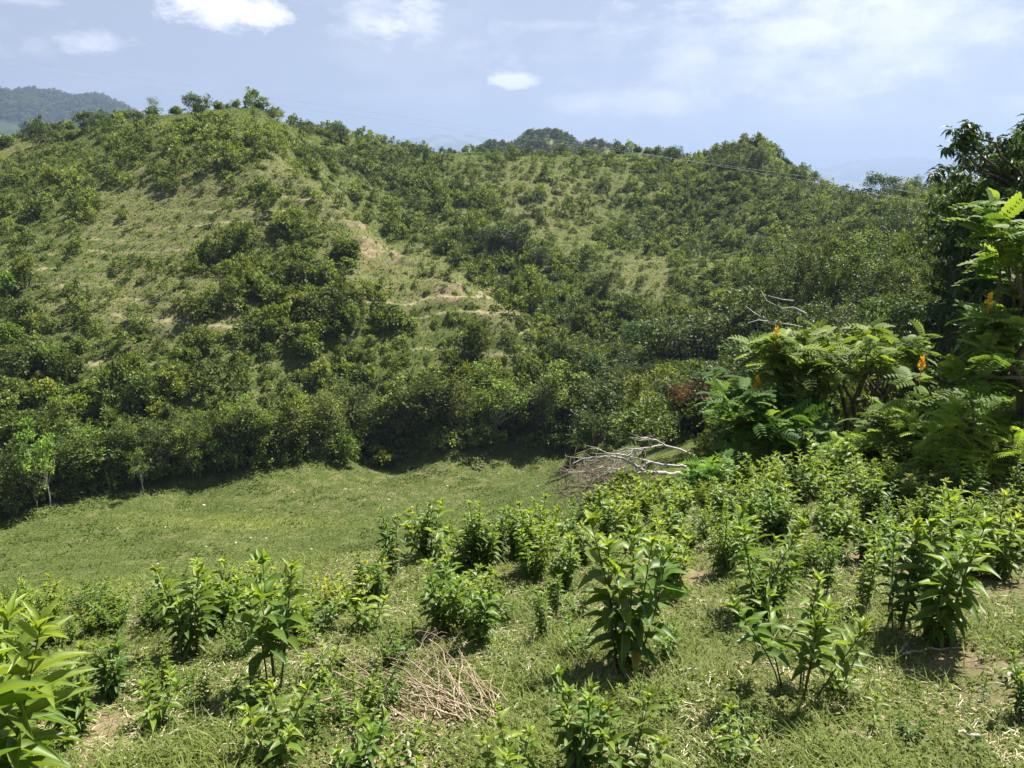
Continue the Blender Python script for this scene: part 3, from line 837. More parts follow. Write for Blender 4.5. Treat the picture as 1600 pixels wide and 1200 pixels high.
# two pale stemmed trees standing out at the left end of the row and other marked trees of the hills
special = [(80, 795, 135, 'open', .9, (1.2, 1.5, 1, 1), 'airy tree on a tall pale stem at the left meadow edge'),
           (226, 772, 100, 'open', .8, (1, 1.1, 1, 1), 'small tree with a thin pale stem in front of the meadow row'),
           (300, 752, 90, 'slim', .9, (1, 1.1, 1, 1), 'thin pale stemmed tree right of the middle of the meadow row'),
           (880, 545, 105, 'open', 1.1, (.8, .85, .8, 1), 'tall dark open tree at the foot of the grassy spur'),
           (757, 640, 80, 'slim', 1.7, (1.1, 1.35, .9, 1), 'bright green bushy tree above the meadow middle'),
           (305, 186, 50, 'broad', 1.2, (1, 1.05, 1, 1), 'wide tree standing highest on the left hill crest'),
           (240, 188, 46, 'slim', 1.3, (1, 1, 1, 1), 'narrow tree on the crest just left of the highest one'),
           (430, 194, 36, 'open', 1.4, (.9, .9, .9, 1), 'little tree at the right end of the left hill crest'),
           (398, 190, 34, 'open', 1.0, (1, .9, .9, 1), 'spindly sapling on the crest of the left hill'),
           (62, 232, 54, 'broad', 1.1, (.65, .72, .75, 1), 'dark dense tree behind the tawny mound far left'),
           (140, 204, 40, 'broad', 1.8, (.75, .8, .75, 1), 'wide low dark tree on the left hill shoulder'),
           (528, 222, 34, 'broad', 1.1, (.7, .75, .75, 1), 'dark tree on the ridge right of the left hill'),
           (572, 230, 26, 'open', 1.2, (.8, .8, .8, 1), 'small open tree on the falling ridge'),
           (658, 254, 34, 'broad', .9, (.7, .95, .75, 1), 'small dark round tree at the dip of the ridge'),
           (1048, 258, 38, 'broad', 1.2, (.7, .75, .6, 1), 'dark umbrella shaped tree on the far ridge'),
           (1090, 268, 32, 'open', 1.2, (.9, .9, .9, 1), 'loose tree between the umbrella tree and ridge summit'),
           (1180, 262, 56, 'open', 1.0, (1, 1, 1, 1), 'see-through tree on the right ridge summit'),
           (1182, 262, 40, 'broad', 1.2, (.9, .9, .8, 1), 'round dense tree at the right ridge summit'),
           (1140, 268, 30, 'broad', 1.2, (.9, .9, .9, 1), 'low tree on the left flank of the ridge summit'),
           (1255, 290, 46, 'open', 1.1, (1, 1.1, 1, 1), 'slender tree on the right flank of the ridge summit'),
           (1282, 300, 32, 'slim', 1.4, (.9, .95, .9, 1), 'pointed little tree where the right ridge falls'),
           (1372, 306, 48, 'broad', 1.4, (.75, .95, .75, 1), 'wide dark tree in the notch left of the big tree'),
           (1425, 306, 44, 'open', 1.5, (1, 1, 1, 1), 'pale open tree beside the big dark tree on the ridge'),
           (1400, 312, 34, 'layered', 1.4, (1, 1, 1, 1), 'low layered tree under the ridge notch'),
           (805, 405, 56, 'broad', 1.5, (.62, .66, .6, 1), 'very dark dense tree in the gully behind the spur'),
           (770, 395, 40, 'broad', 1.5, (.7, .75, .7, 1), 'dark tree left of the darkest gully tree'),
           (840, 430, 44, 'layered', 1.4, (1.2, 1.2, 1.1, 1), 'lighter layered tree below the darkest gully tree'),
           (945, 470, 50, 'broad', 1.4, (1.25, 1.15, 1.3, 1), 'greyish round tree on the spur below the far slope')]
for (px, py, hpx, st, wd, c_, lab) in special:
    p = None
    for dy in range(0, 40, 2):
        p = pick(px, py + dy)
        if p is not None and p[1] < 185: break
    if p is None: continue
    sk_ = .3 if py < 320 else .03
    hh_ = (hpx * (.72 if py < 320 else 1) + dy) / FPX * p[1]
    r_ = put_tree('hillside_tree', random.choice(TM[st]), (p[0], p[1], p[2] - hh_ * sk_), hh_ * (1 + sk_), wd, rng.uniform(0, 6.28), c_)
    tag(r_, lab, 'tree')

# trees on the hills further off
fl = []
for (px0, px1, pyt, Y0, n_) in [(700, 1010, 0, 430, 150), (0, 200, 0, 1500, 80)]:
    pass
for i in range(900):
    px = rng.uniform(700, 985)
    x = (px - 800) / FPX
    Y = rng.uniform(385, 455)
    X_ = x * Y * 1.0 / (math.cos(PITCH) + .3 * math.sin(PITCH))
    z = hz1(X_, Y)
    if z < -38: continue
    fl.append((X_, Y, z))
g = Geo()
V_, Q_, T_ = mass_protos[0]
for (x, y, z) in fl:
    V_, Q_, T_ = mass_protos[random.randrange(5)]
    w = rng.uniform(2.5, 4.6); h_ = rng.uniform(2.5, 4.8)
    g.add(V_ * np.array([w, w, h_]) + np.array([x, y, z - .5]), Q_, np.clip(T_ - .15 + rng.normal(0, .12), 0, 1))
# woodland on the blue hill
for i in range(1500):
    px = rng.uniform(-60, 225); Y = rng.uniform(1300, 1800)
    X_ = (px - 800) / FPX * Y / (math.cos(PITCH) + .33 * math.sin(PITCH))
    if fbm(np.array([X_ / 160.]), np.array([Y / 160.]), 77, 3)[0] < -.02 and px < 120: continue
    z = hz1(X_, Y)
    V_, Q_, T_ = mass_protos[random.randrange(5)]
    w = rng.uniform(14, 26)
    g.add(V_ * np.array([w, w, rng.uniform(10, 17)]) + np.array([X_, Y, z - 1.5]), Q_, np.clip(T_ - .2 + rng.normal(0, .1), 0, 1))
o = g.obj('distant_woodland', M_FOREST)
tag(o, 'hazy woodland covering the distant hills behind the ridge', 'woodland', None, 'stuff')

# ------------------------------------------------------------------ grasses
def blades(g, pts, L0, L1, w, tone, flat=0.0, tpl=BLADE):
    m_ = len(pts)
    a = rng.uniform(0, 2 * PI, m_)
    up = rng.uniform(.5, 1.6, m_) * (1 - flat)
    d = np.stack([np.cos(a), np.sin(a), up], 1)
    nr = np.stack([-np.cos(a) * up, -np.sin(a) * up, np.ones(m_)], 1) + rnd(m_) * .35
    ln = rng.uniform(L0, L1, m_)
    g.scatter(tpl, pts, d, nr, ln, w * rng.uniform(.7, 1.3, m_), tone)
def wedge(n_, r0, r1, half=36.5, logr=True, lo=None):
    a = np.radians(rng.uniform(-half, half, n_))
    r = np.exp(rng.uniform(math.log(r0), math.log(r1), n_)) if logr else np.sqrt(rng.uniform(r0 * r0, r1 * r1, n_))
    x, y = r * np.sin(a), r * np.cos(a)
    return x, y
# bilinear ground height from the sheet itself
def gz(x, y):
    r = np.sqrt(x * x + y * y); a = np.arctan2(x, y)
    fr_ = np.interp(r, rs, np.arange(len(rs))); fa = (a - azs[0]) / (azs[1] - azs[0])
    i = np.clip(fr_.astype(int), 0, nr_ - 2); j = np.clip(fa.astype(int), 0, nin - 2)
    u = fr_ - i; v = fa - j
    return (GZ[i, j] * (1 - u) + GZ[i + 1, j] * u) * (1 - v) + (GZ[i, j + 1] * (1 - u) + GZ[i + 1, j + 1] * u) * v
def lut(Arr, x, y):
    r = np.sqrt(x * x + y * y); a = np.arctan2(x, y)
    i = np.clip(np.interp(r, rs, np.arange(len(rs))).astype(int), 0, nr_ - 1); j = np.clip(((a - azs[0]) / (azs[1] - azs[0])).astype(int), 0, nin - 1)
    return Arr[i, j]
g = Geo()
def near_pts(n_, r0, r1, thr, scale, seed):
    x, y = wedge(n_, r0, r1)
    nn = fbm(x / scale, y / scale, seed, 3)
    keep = (nn > thr) & (rng.uniform(0, 1, n_) > lut(near_soil, x, y) * .92)
    x, y, nn = x[keep], y[keep], nn[keep]
    return np.stack([x, y, gz(x, y) - .004], 1), nn
p_, nn = near_pts(120000, 1.25, 11, -.32, .35, 81)
blades(g, p_, .03, .085, .0055, np.clip(.44 + nn * .7 + rng.normal(0, .17, len(p_)), 0, .8))
p_, nn = near_pts(60000, 1.25, 11, .06, .6, 82)            # taller tufts
blades(g, p_, .07, .17, .006, np.clip(.5 + rng.normal(0, .14, len(p_)), 0, .72))
# small broad leaves of creeping weeds
p_, nn = near_pts(70000, 1.25, 12, -.12, .45, 83)
p_[:, 2] += rng.uniform(.008, .05, len(p_))
a = rng.uniform(0, 6.28, len(p_))
ln = rng.uniform(.012, .034, len(p_)) * (1 + .4 * (p_[:, 1] > 5))
g.scatter(LEAF2, p_, np.stack([np.cos(a), np.sin(a), rng.uniform(-.2, .5, len(p_))], 1), np.array([0, 0, 1]) + rnd(len(p_)) * .45, ln, ln * .7, np.clip(.33 + rng.normal(0, .14, len(p_)), 0, .6))
# slope between the lookout and the meadow
x, y = wedge(70000, 10, 40); 
p_ = np.stack([x, y, gz(x, y) - .01], 1)
blades(g, p_, .10, .28, .02, np.clip(.40 + fbm(x / 2, y / 2, 84, 3) * .5 + rng.normal(0, .14, len(x)), 0, .8))
# meadow: short cropped, with darker tussocks
x = rng.uniform(-45, 14, 150000); y = rng.uniform(30, 64, 150000)
z = gz(x, y); k_ = z < -16.0; x, y, z = x[k_], y[k_], z[k_]
nm_ = fbm(x / 1.6, y / 1.6, 85, 4)
blades(g, np.stack([x, y, z - .01], 1), .06, .15, .05, np.clip(.26 + nm_ * .8 + lut(yel, x, y) * .15 + rng.normal(0, .13, len(x)), 0, .78))
k_ = (nm_ > .10) & (rng.uniform(0, 1, len(x)) < .5)
blades(g, np.stack([x[k_], y[k_], z[k_]], 1), .16, .30, .06, np.clip(.12 + rng.normal(0, .08, k_.sum()), 0, .4))
# rank grass on the hillsides
x, y = wedge(290000, 52, 180, 37, False)
z = gz(x, y); k_ = (z > -19.2) & ((x / y < .22) | (y > 120)); x, y, z = x[k_], y[k_], z[k_]
bare = np.maximum(lut(soil, x, y), lut(path, x, y)); k_ = rng.uniform(0, 1, len(x)) > bare * .9; x, y, z = x[k_], y[k_], z[k_]
dv = lut(dry, x, y)
blades(g, np.stack([x, y, z - .03], 1), .16, .50, .10, np.clip(.10 + dv * .42 + fbm(x / 4, y / 4, 86, 3) * .3 + rng.normal(0, .13, len(x)), 0, .88))
o = g.obj('grass', M_GRASS)
tag(o, 'green grass and creeping weeds over the slope, meadow and hillsides', 'grass', None, 'stuff')
g = Geo()
p_, nn = near_pts(60000, 1.25, 11, -.02, .45, 91)
p_[:, 2] += .006 + rng.uniform(0, .02, len(p_))
blades(g, p_, .03, .11, .004, rng.uniform(0, 1, len(p_)), .96)
x, y = wedge(9000, 1.25, 11); k_ = fbm(x / .4, y / .4, 95, 3) > .04; x, y = x[k_], y[k_]
p_ = np.stack([x, y, gz(x, y) + .012], 1)
a = rng.uniform(0, 6.28, len(x)); ln = rng.uniform(.02, .06, len(x))
g.scatter(LEAF2, p_, np.stack([np.cos(a), np.sin(a), rng.uniform(-.1, .3, len(x))], 1), np.array([0, 0, 1]) + rnd(len(x)) * .5, ln, ln * .5, rng.uniform(0, .3, len(x)))
o = g.obj('dead_grass', M_STRAW)
tag(o, 'straw and dry leaf litter lying among the grass of the near slope', 'dead grass', None, 'stuff')

# ------------------------------------------------------------------ broad leaved weeds of the near slope
def weed_stem(h, lean, leaf, wid=.36, bare=.2, gap=.045, per=2, top=1.0):
    """one upright stem: returns stem Geo, leaf Geo (base at origin)"""
    gs, gl = Geo(), Geo()
    n_ = 7
    t = np.linspace(0, 1, n_)
    bx, by = rng.normal(0, .03, 2) * h
    pts = np.stack([lean[0] * h * t ** 1.3 + bx * np.sin(t * PI), lean[1] * h * t ** 1.3 + by * np.sin(t * PI), h * t * (1 - .12 * (lean[0] ** 2 + lean[1] ** 2))], 1)
    gs.tube(pts, np.linspace(.0055, .002, n_) * (h / .6) ** .5, 5)
    hs = np.arange(bare * h, h * .985, gap * rng.uniform(.85, 1.15))
    ph0 = rng.uniform(0, 6.3)
    pos, dr, ln, tn = [], [], [], []
    for i, hh in enumerate(hs):
        u = hh / h
        c = np.array([np.interp(u, t, pts[:, k]) for k in range(3)])
        for q in range(per):
            a = ph0 + i * 1.65 + q * 2 * PI / per + rng.normal(0, .18)
            pitch = -.25 + 1.15 * u ** 1.5 + rng.normal(0, .16)
            sc_ = (.55 + .75 * math.sin(min(1, u * 1.15) * PI * .78)) * rng.uniform(.8, 1.15)
            if u > .88: sc_ *= .75
            pos.append(c); dr.append([math.cos(a) * math.cos(pitch), math.sin(a) * math.cos(pitch), math.sin(pitch)])
            ln.append(leaf * sc_); tn.append(.22 + .42 * u ** 2 + rng.normal(0, .09))
    # young leaves in a tuft at the tip
    for q in range(7):
        a = rng.uniform(0, 6.3); pitch = rng.uniform(.55, 1.35)
        pos.append(pts[-1]); dr.append([math.cos(a) * math.cos(pitch), math.sin(a) * math.cos(pitch), math.sin(pitch)])
        ln.append(leaf * rng.uniform(.45, .8) * top); tn.append(rng.uniform(.62, .95))
    pos, dr, ln, tn = map(np.array, (pos, dr, ln, tn))
    tn = np.where(rng.uniform(0, 1, len(tn)) < .005, 1.0, np.clip(tn, 0, .88))
    gl.scatter(LEAF6, pos, dr, np.array([0, 0, 1.]) + rnd(len(pos)) * .22 - dr * .2, ln, ln * wid * rng.uniform(.85, 1.15, len(ln)), np.clip(tn, 0, 1))
    return gs, gl
def weed_meshes(nst, h, spread, leaf, wid=.36, bare=.2, gap=.045, per=2):
    """list of (stem mesh, leaf mesh, foot)"""
    out_ = []
    for k in range(nst):
        a = k * 2.4 + rng.uniform(-.4, .4)
        r = rng.uniform(.02, .09) * spread / .3 if nst > 1 else 0
        ln_ = rng.uniform(.3, 1.0) * spread / h if nst > 1 else .05
        gs, gl = weed_stem(h * rng.uniform(.62, 1.0) if k else h, (math.cos(a) * ln_, math.sin(a) * ln_), leaf, wid, bare, gap, per)
        out_.append((gs.mesh('stem', M_STEM, True), gl.mesh('leaves', M_WEED, True), (r * math.cos(a), r * math.sin(a), -.015)))
    return out_
def put_weed(name, ms, loc, rz, sc=1.0, color=(1, 1, 1, 1)):
    r_ = empty(name, loc, rz, sc)
    for (sm, lm, ft) in ms:
        s_ = bpy.data.objects.new('stem', sm); col.objects.link(s_); s_.parent = r_; s_.location = ft
        l_ = bpy.data.objects.new('leaves', lm); col.objects.link(l_); l_.parent = s_; l_.color = color
    return r_
WP = {'clump': [weed_meshes(7, .60, .20, .098, .34, .12, .040) for _ in range(3)],
      'tall': [weed_meshes(4, .75, .14, .085, .34, .15, .036) for _ in range(2)],
      'bare': [weed_meshes(7, .50, .30, .085, .36, .52, .026) for _ in range(1)],
      'broad': [weed_meshes(6, .62, .16, .10, .40, .10, .046)],
      'dark': [weed_meshes(4, .60, .16, .10, .42, .42, .045)],
      'fine': [weed_meshes(9, .48, .30, .055, .42, .08, .024) for _ in range(2)],
      'round': [weed_meshes(6, .50, .24, .085, .58, .10, .040) for _ in range(2)],
      'low': [weed_meshes(4, .30, .16, .075, .38, .1, .032) for _ in range(3)],
      'narrow': [weed_meshes(7, .60, .25, .085, .24, .10, .026) for _ in range(2)],
      'seedling': [weed_meshes(1, .22, .0, .065, .36, .15, .035) for _ in range(3)]}
WH = {'clump': .66, 'tall': .83, 'bare': .56, 'broad': .72, 'dark': .66, 'fine': .53, 'round': .56, 'low': .37, 'narrow': .68, 'seedling': .29}
WC = {'light': (1.15, 1.1, 1, 1), 'mid': (.92, .95, .95, 1), 'deep': (.66, .76, .78, 1), 'yellow': (1.6, 1.3, .85, 1)}
hand = [  # base px, base py, height px, master, tone, label
    (978, 1048, 255, 'broad', 'mid', 'tall broad leaved weed with drooping lower leaves in the middle of the near slope'),
    (1242, 1092, 190, 'bare', 'mid', 'leafy weed with bare brown stems at its foot, right of centre'),
    (432, 1085, 205, 'dark', 'mid', 'weed with three dark upright stems left of the brush pile'),
    (300, 1025, 150, 'clump', 'mid', 'dense bushy weed behind the dark stemmed one'),
    (345, 985, 125, 'clump', 'light', 'tall light green weed clump at the slope edge'),
    (690, 990, 130, 'clump', 'mid', 'leafy weed clump directly behind the brush pile'),
    (752, 1012, 120, 'broad', 'mid', 'weed with wide pale leaves right behind the brush pile'),
    (612, 905, 115, 'tall', 'deep', 'thin dark spire shaped weed standing against the meadow'),
    (1462, 1005, 220, 'clump', 'mid', 'large leafy weed over the bare soil patch at right'),
    (1405, 985, 190, 'tall', 'deep', 'dark upright weed left of the large soil patch weed'),
    (1192, 965, 185, 'narrow', 'mid', 'tall narrow leaved weed casting a shadow right of centre'),
    (1160, 978, 70, 'low', 'light', 'small weed at the foot of the tall narrow leaved one'),
    (548, 952, 62, 'low', 'yellow', 'low yellow green weed at the slope edge'),
    (520, 946, 55, 'low', 'yellow', 'left neighbour of the low yellow green weed'),
    (580, 934, 62, 'low', 'yellow', 'right neighbour of the low yellow green weed'),
    (755, 895, 125, 'tall', 'mid', 'tall pointed weed at the crest before the meadow'),
    (838, 905, 105, 'narrow', 'light', 'round light weed clump at the crest, right of the pointed one'),
    (178, 1092, 115, 'clump', 'deep', 'dark leaved weed by the bare patch at lower left'),
    (245, 1140, 90, 'low', 'light', 'bright little weed beside the grey twigs at lower left'),
    (75, 1010, 110, 'narrow', 'light', 'feathery weed clump at the left picture edge'),
    (120, 1150, 130, 'clump', 'mid', 'weed in the lower left corner behind the big leaves'),
    (430, 1192, 120, 'low', 'light', 'weed near the bottom edge left of the stick'),
    (905, 1215, 165, 'broad', 'mid', 'broad weed rising from the bottom edge at the centre'),
    (800, 1225, 110, 'low', 'light', 'short weed on the bottom edge left of the broad one'),
    (980, 1230, 130, 'low', 'mid', 'short weed on the bottom edge right of the broad one'),
    (1145, 1205, 80, 'low', 'light', 'small pale weed on the bottom edge right of centre'),
    (560, 1215, 110, 'low', 'mid', 'short weed on the bottom edge below the brush pile'),
    (630, 1225, 75, 'low', 'light', 'tiny weed on the bottom edge below the brush pile'),
    (1606, 1135, 110, 'clump', 'mid', 'weed cut by the right picture edge near the bottom'),
    (848, 1000, 85, 'tall', 'mid', 'thin single weed between the brush pile and tall broad weed'),
    (900, 1020, 60, 'low', 'mid', 'low weed just left of the tall broad one'),
    (1040, 1030, 60, 'low', 'mid', 'low weed just right of the tall broad one'),
    (1350, 955, 110, 'tall', 'light', 'slim light weed between the two large right hand weeds'),
    (1290, 930, 95, 'tall', 'mid', 'slim weed behind the bare stemmed one'),
    (1050, 935, 120, 'clump', 'light', 'light weed clump above the tall broad one'),
    (1130, 900, 110, 'narrow', 'mid', 'narrow leaved clump above the shaded weed'),
    (880, 920, 95, 'clump', 'mid', 'leafy weed at the crest above the single thin weed'),
    (1560, 905, 130, 'clump', 'light', 'light weed by the right edge above the open grass'),
    (1490, 900, 120, 'narrow', 'mid', 'narrow leaved weed behind the large soil patch weed'),
    (20, 1040, 90, 'clump', 'mid', 'leafy weed at the left edge above the big leaves'),
    (420, 965, 90, 'clump', 'light', 'light clump on the slope edge left of the yellow weeds'),
    (470, 960, 80, 'tall', 'mid', 'upright weed just left of the yellow weeds')]
for (px, py, hpx, mk, tk, lab) in hand:
    p = P(px, py, 1.0)
    r = hit(px, py)
    h = hpx / FPX * math.sqrt(r[1] ** 2 + r[2] ** 2) * 1.06
    w_ = put_weed('leafy_weed', random.choice(WP[mk]), (r[0], r[1], float(gz(np.array([r[0]]), np.array([r[1]]))[0])), rng.uniform(0, 6.28), h / WH[mk], WC[tk])
    tag(w_, lab, 'weed', 'leafy weeds of the near slope')
# big lance shaped leaves close to the camera at the left
for (x, y, h, ph, lab) in [(-1.80, 2.25, .90, 2.3, 'closest weed with long lance shaped leaves entering from the left'), (-1.62, 1.8, .55, 1.9, 'lower weed with long leaves in the bottom left corner'),
        (-2.05, 2.7, .85, 4.0, 'weed with long lance shaped leaves behind the closest one at the left edge')]:
    ms = weed_meshes(5, h, .28, .185, .23, .2, .036, 2)
    w_ = put_weed('leafy_weed', ms, (x, y, hz1(x, y)), ph, 1.0, (1.1, 1.1, 1, 1))
    tag(w_, lab, 'weed')
scat = []
def region(n_, x0, x1, y0, y1, hs, kinds, where):
    for i in range(n_):
        px, py = rng.uniform(x0, x1), rng.uniform(y0, y1)
        r = hit(px, py)
        if r is None or r[1] > 26: continue
        scat.append((px, py, r, rng.uniform(*hs), random.choice(kinds), where))
region(85, 880, 1620, 775, 862, (.26, .58), ['clump', 'narrow', 'broad', 'clump', 'tall', 'fine', 'round', 'round'], 'in the belt before the candle bushes')
region(36, 880, 1600, 850, 900, (.2, .42), ['clump', 'narrow', 'low', 'fine', 'round'], 'on the upper right grass')
region(16, 660, 880, 850, 900, (.35, .65), ['clump', 'narrow', 'tall', 'low'], 'at the crest before the meadow')
region(54, -10, 470, 935, 1000, (.12, .32), ['clump', 'narrow', 'low', 'fine', 'round'], 'along the left slope edge')
region(26, 0, 640, 990, 1180, (.12, .32), ['low', 'fine', 'round'], 'on the lower left grass')
region(18, 460, 900, 930, 1000, (.2, .42), ['low', 'clump', 'tall'], 'above the brush pile')
region(12, 900, 1600, 930, 1180, (.12, .3), ['low', 'seedling'], 'on the open grass at right')
region(80, 0, 1600, 940, 1195, (.06, .16), ['seedling'], 'in the near grass')
region(22, 1120, 1620, 700, 775, (.3, .6), ['clump', 'narrow', 'fine', 'round'], 'under the candle bushes')
region(16, 900, 1130, 770, 800, (.35, .65), ['clump', 'narrow', 'narrow'], 'below the fallen grey tree')
for (px, py, r, h, mk, where) in scat:
    tk = random.choices(['light', 'mid', 'deep'], [3, 4, 1.4])[0]
    w_ = put_weed('seedling' if mk == 'seedling' else 'leafy_weed', random.choice(WP[mk]), (r[0], r[1], hz1(r[0], r[1])), rng.uniform(0, 6.28), h / WH[mk], WC[tk])
    tag(w_, None, 'seedling' if mk == 'seedling' else 'weed', 'seedlings in the near grass' if mk == 'seedling' else 'leafy weeds of the near slope')
    sw = {'clump': 'bushy', 'tall': 'upright', 'bare': 'bare stemmed', 'broad': 'broad leaved', 'dark': 'dark stemmed', 'low': 'low', 'narrow': 'narrow leaved', 'fine': 'small leaved', 'round': 'round leaved', 'seedling': 'tiny'}[mk]
    later(w_, '%s %s %s' % (sw, {'light': 'light green', 'mid': 'green', 'deep': 'deep green'}[tk], 'seedling' if mk == 'seedling' else 'weed'), where, px)

# ------------------------------------------------------------------ candle bushes (feather leaved shrubs with yellow flower spikes)
def pinnate(np_=9, lw=.105, ll=.21):
    V_, Q_ = [], []
    def zc(u): return .28 * u - .55 * u * u
    for i in range(np_):
        u = .14 + .86 * i / (np_ - 1) ; sz = (.72 + .5 * math.sin(u * PI * .85))
        for s in (-1, 1):
            b = len(V_); L_ = ll * sz; w = lw * sz * .5
            fx = .25 + .5 * u
            for (q, ww) in ((0, .25), (.45, 1.0), (.85, .85), (1, .25)):
                for e in (-1, 1):
                    V_.append([u + fx * q * L_ * .8 + e * w * ww, s * q * L_, zc(u) + .05 * q - .10 * q * q])
            for k in range(3): Q_.append([b + 2 * k, b + 2 * k + 1, b + 2 * k + 3, b + 2 * k + 2])
    b = len(V_)
    for i in range(6):
        u = i / 5; V_ += [[u, .012, zc(u) - .004], [u, -.012, zc(u) - .004]]
    for i in range(5): Q_.append([b + 2 * i, b + 2 * i + 1, b + 2 * i + 3, b + 2 * i + 2])
    return np.array(V_), np.array(Q_)
PIN = pinnate(7, .15, .25); PINF = pinnate(12, .05, .15)
def candle_bush(name, base, ends, leafl, nleaf, spikes, color, lab, tpl=PIN, cat='shrub', tonec=.45):
    """ends: tip points of the limbs in world coordinates"""
    root = empty(name, base)
    b = np.array(base); ends = [np.array(e) - b for e in ends]
    gt, gc = Geo(), Geo()
    fork = np.array([0, 0, .25])
    gt.tube([(0, 0, -.2), (0, 0, .05), fork], [.07, .06, .05], 7)
    tips = []
    mids = []
    for k, e in enumerate(ends):
        if k % 3 == 0 or not mids:
            m_ = fork + (e - fork) * .5 + rng.normal(0, .12, 3); mids.append(m_)
            gt.tube(curve_pts(fork, m_, 6, .08), np.linspace(.045, .026, 6), 6)
        else: m_ = min(mids, key=lambda q: np.linalg.norm(q - e))
        gt.tube(curve_pts(m_, e, 6, .1), np.linspace(.024, .010, 6), 5)
        tips.append(e)
        for j in range(2):
            e2 = e + rng.normal(0, .22, 3) * leafl / .45; tips.append(e2)
            gt.tube(curve_pts(m_ + (e - m_) * .6, e2, 5, .1), np.linspace(.014, .007, 5), 4)
    gt.obj('trunk', M_BARK, root, True)
    tips = np.array(tips)
    k = np.repeat(np.arange(len(tips)), nleaf)
    a = rng.uniform(0, 6.28, len(k))
    el_ = rng.normal(.25, .3, len(k))
    d = np.stack([np.cos(a) * np.cos(el_), np.sin(a) * np.cos(el_), np.sin(el_)], 1)
    pos = tips[k] + rnd(len(k)) * .05
    ln = leafl * rng.uniform(.6, 1.15, len(k))
    gc.scatter(tpl, pos, d, np.array([0, 0, 1.]) + rnd(len(k)) * .35, ln, ln, np.clip(tonec + rng.normal(0, .17, len(k)) + el_ * .25, 0, 1))
    # one lighter unfolding leaf tuft per tip
    o = gc.obj('foliage', M_SENNA, root, True); o.color = color
    for i in range(spikes):
        g_ = Geo(); tp = tips[random.randrange(len(tips))] + np.array([rng.normal(0, .04), -.12, .10])
        m_ = 40; t_ = rng.uniform(0, 1, m_); aa = rng.uniform(0, 6.3, m_); rr_ = .03 * (1 - t_ * .7)
        pp = np.stack([rr_ * np.cos(aa), rr_ * np.sin(aa), t_ * .16], 1)
        g_.scatter(LEAF1, pp, pp * np.array([1, 1, 0]) * 20 + np.array([0, 0, .8]), np.array([0, 0, 1.]) + rnd(m_) * .4, .035, .026, t_)
        g_.tube([(0, 0, -.12), (0, 0, .05), (0, 0, .15)], [.006, .006, .004], 4, .2)
        f = g_.obj('flower_spike', M_YELLOW, root); f.location = tp
    tag(root, lab, cat)
    return root
def gp(px, py, Y=None):
    r = hit(px, py) if Y is None else None
    if r is None:
        q = P(px, py, Y or 10); return (q[0], q[1], hz1(q[0], q[1]))
    return (r[0], r[1], r[2])
def tips_in(regs, Yc, dY, n_):
    e = []
    for (px, py, rx, ry, w) in regs:
        for i in range(int(n_ * w)):
            a = rng.uniform(0, 6.3); r = rng.uniform(0, 1) ** .5
            e.append(P(px + rx * r * math.cos(a), py + ry * r * math.sin(a), Yc + rng.uniform(-dY, dY)))
    return e
b = P(1318, 742, 10.6); b = (b[0], b[1], hz1(b[0], b[1]))
candle_bush('candle_bush', b, tips_in([(1310, 555, 120, 38, .6), (1400, 560, 50, 30, .2), (1230, 580, 50, 30, .2)], 10.8, .9, 28), .26, 10, 1, (1.15, 1.1, 1, 1), 'wide feather leaved shrub on a forked dark trunk, right of the fallen tree')
b = P(1235, 760, 10.0); b = (b[0], b[1], hz1(b[0], b[1]))
candle_bush('candle_bush', b, tips_in([(1190, 650, 75, 50, .7), (1150, 610, 30, 20, .12), (1250, 690, 50, 40, .3)], 10.2, .8, 22), .25, 10, 1, (.85, .95, 1.05, 1), 'darker feather leaved shrub leaning over the end of the fallen tree')
b = P(1590, 830, 7.4); b = (b[0], b[1], hz1(b[0], b[1]))
candle_bush('candle_bush', b, tips_in([(1590, 420, 36, 50, .25), (1575, 540, 60, 55, .35), (1550, 630, 60, 45, .25)], 7.8, .6, 24), .24, 10, 2, (1.1, 1.1, 1, 1), 'tallest candle bush at the right edge in front of the big dark tree')
b = P(1440, 790, 8.6); b = (b[0], b[1], hz1(b[0], b[1]))
candle_bush('candle_bush', b, tips_in([(1430, 670, 50, 40, .6), (1490, 640, 40, 25, .3)], 8.8, .6, 14), .27, 9, 1, (1, 1, 1.05, 1), 'grey green candle bush in the gap between the two larger ones')
b = P(1345, 800, 9.0); b = (b[0], b[1], hz1(b[0], b[1]))
candle_bush('feathery_shrub', b, tips_in([(1350, 715, 70, 30, 1)], 9.0, .6, 14), .22, 9, 0, (1.5, 1.5, .9, 1), 'low bright feathery shrub in front of the forked dark trunk', PINF, tonec=.6)
b = P(1540, 830, 7.6); b = (b[0], b[1], hz1(b[0], b[1]))
candle_bush('feathery_shrub', b, tips_in([(1530, 690, 80, 45, 1)], 7.4, .5, 16), .22, 9, 0, (1.55, 1.4, .8, 1), 'yellowish feathery shrub below the tallest candle bush', PINF, tonec=.65)
b = P(1120, 790, 11.5); b = (b[0], b[1], hz1(b[0], b[1]))
candle_bush('candle_bush', b, tips_in([(1115, 735, 26, 12, 1)], 11.6, .4, 5), .26, 6, 0, (1.1, 1.25, 1, 1), 'small pale leaved shrub hiding the butt of the fallen tree')

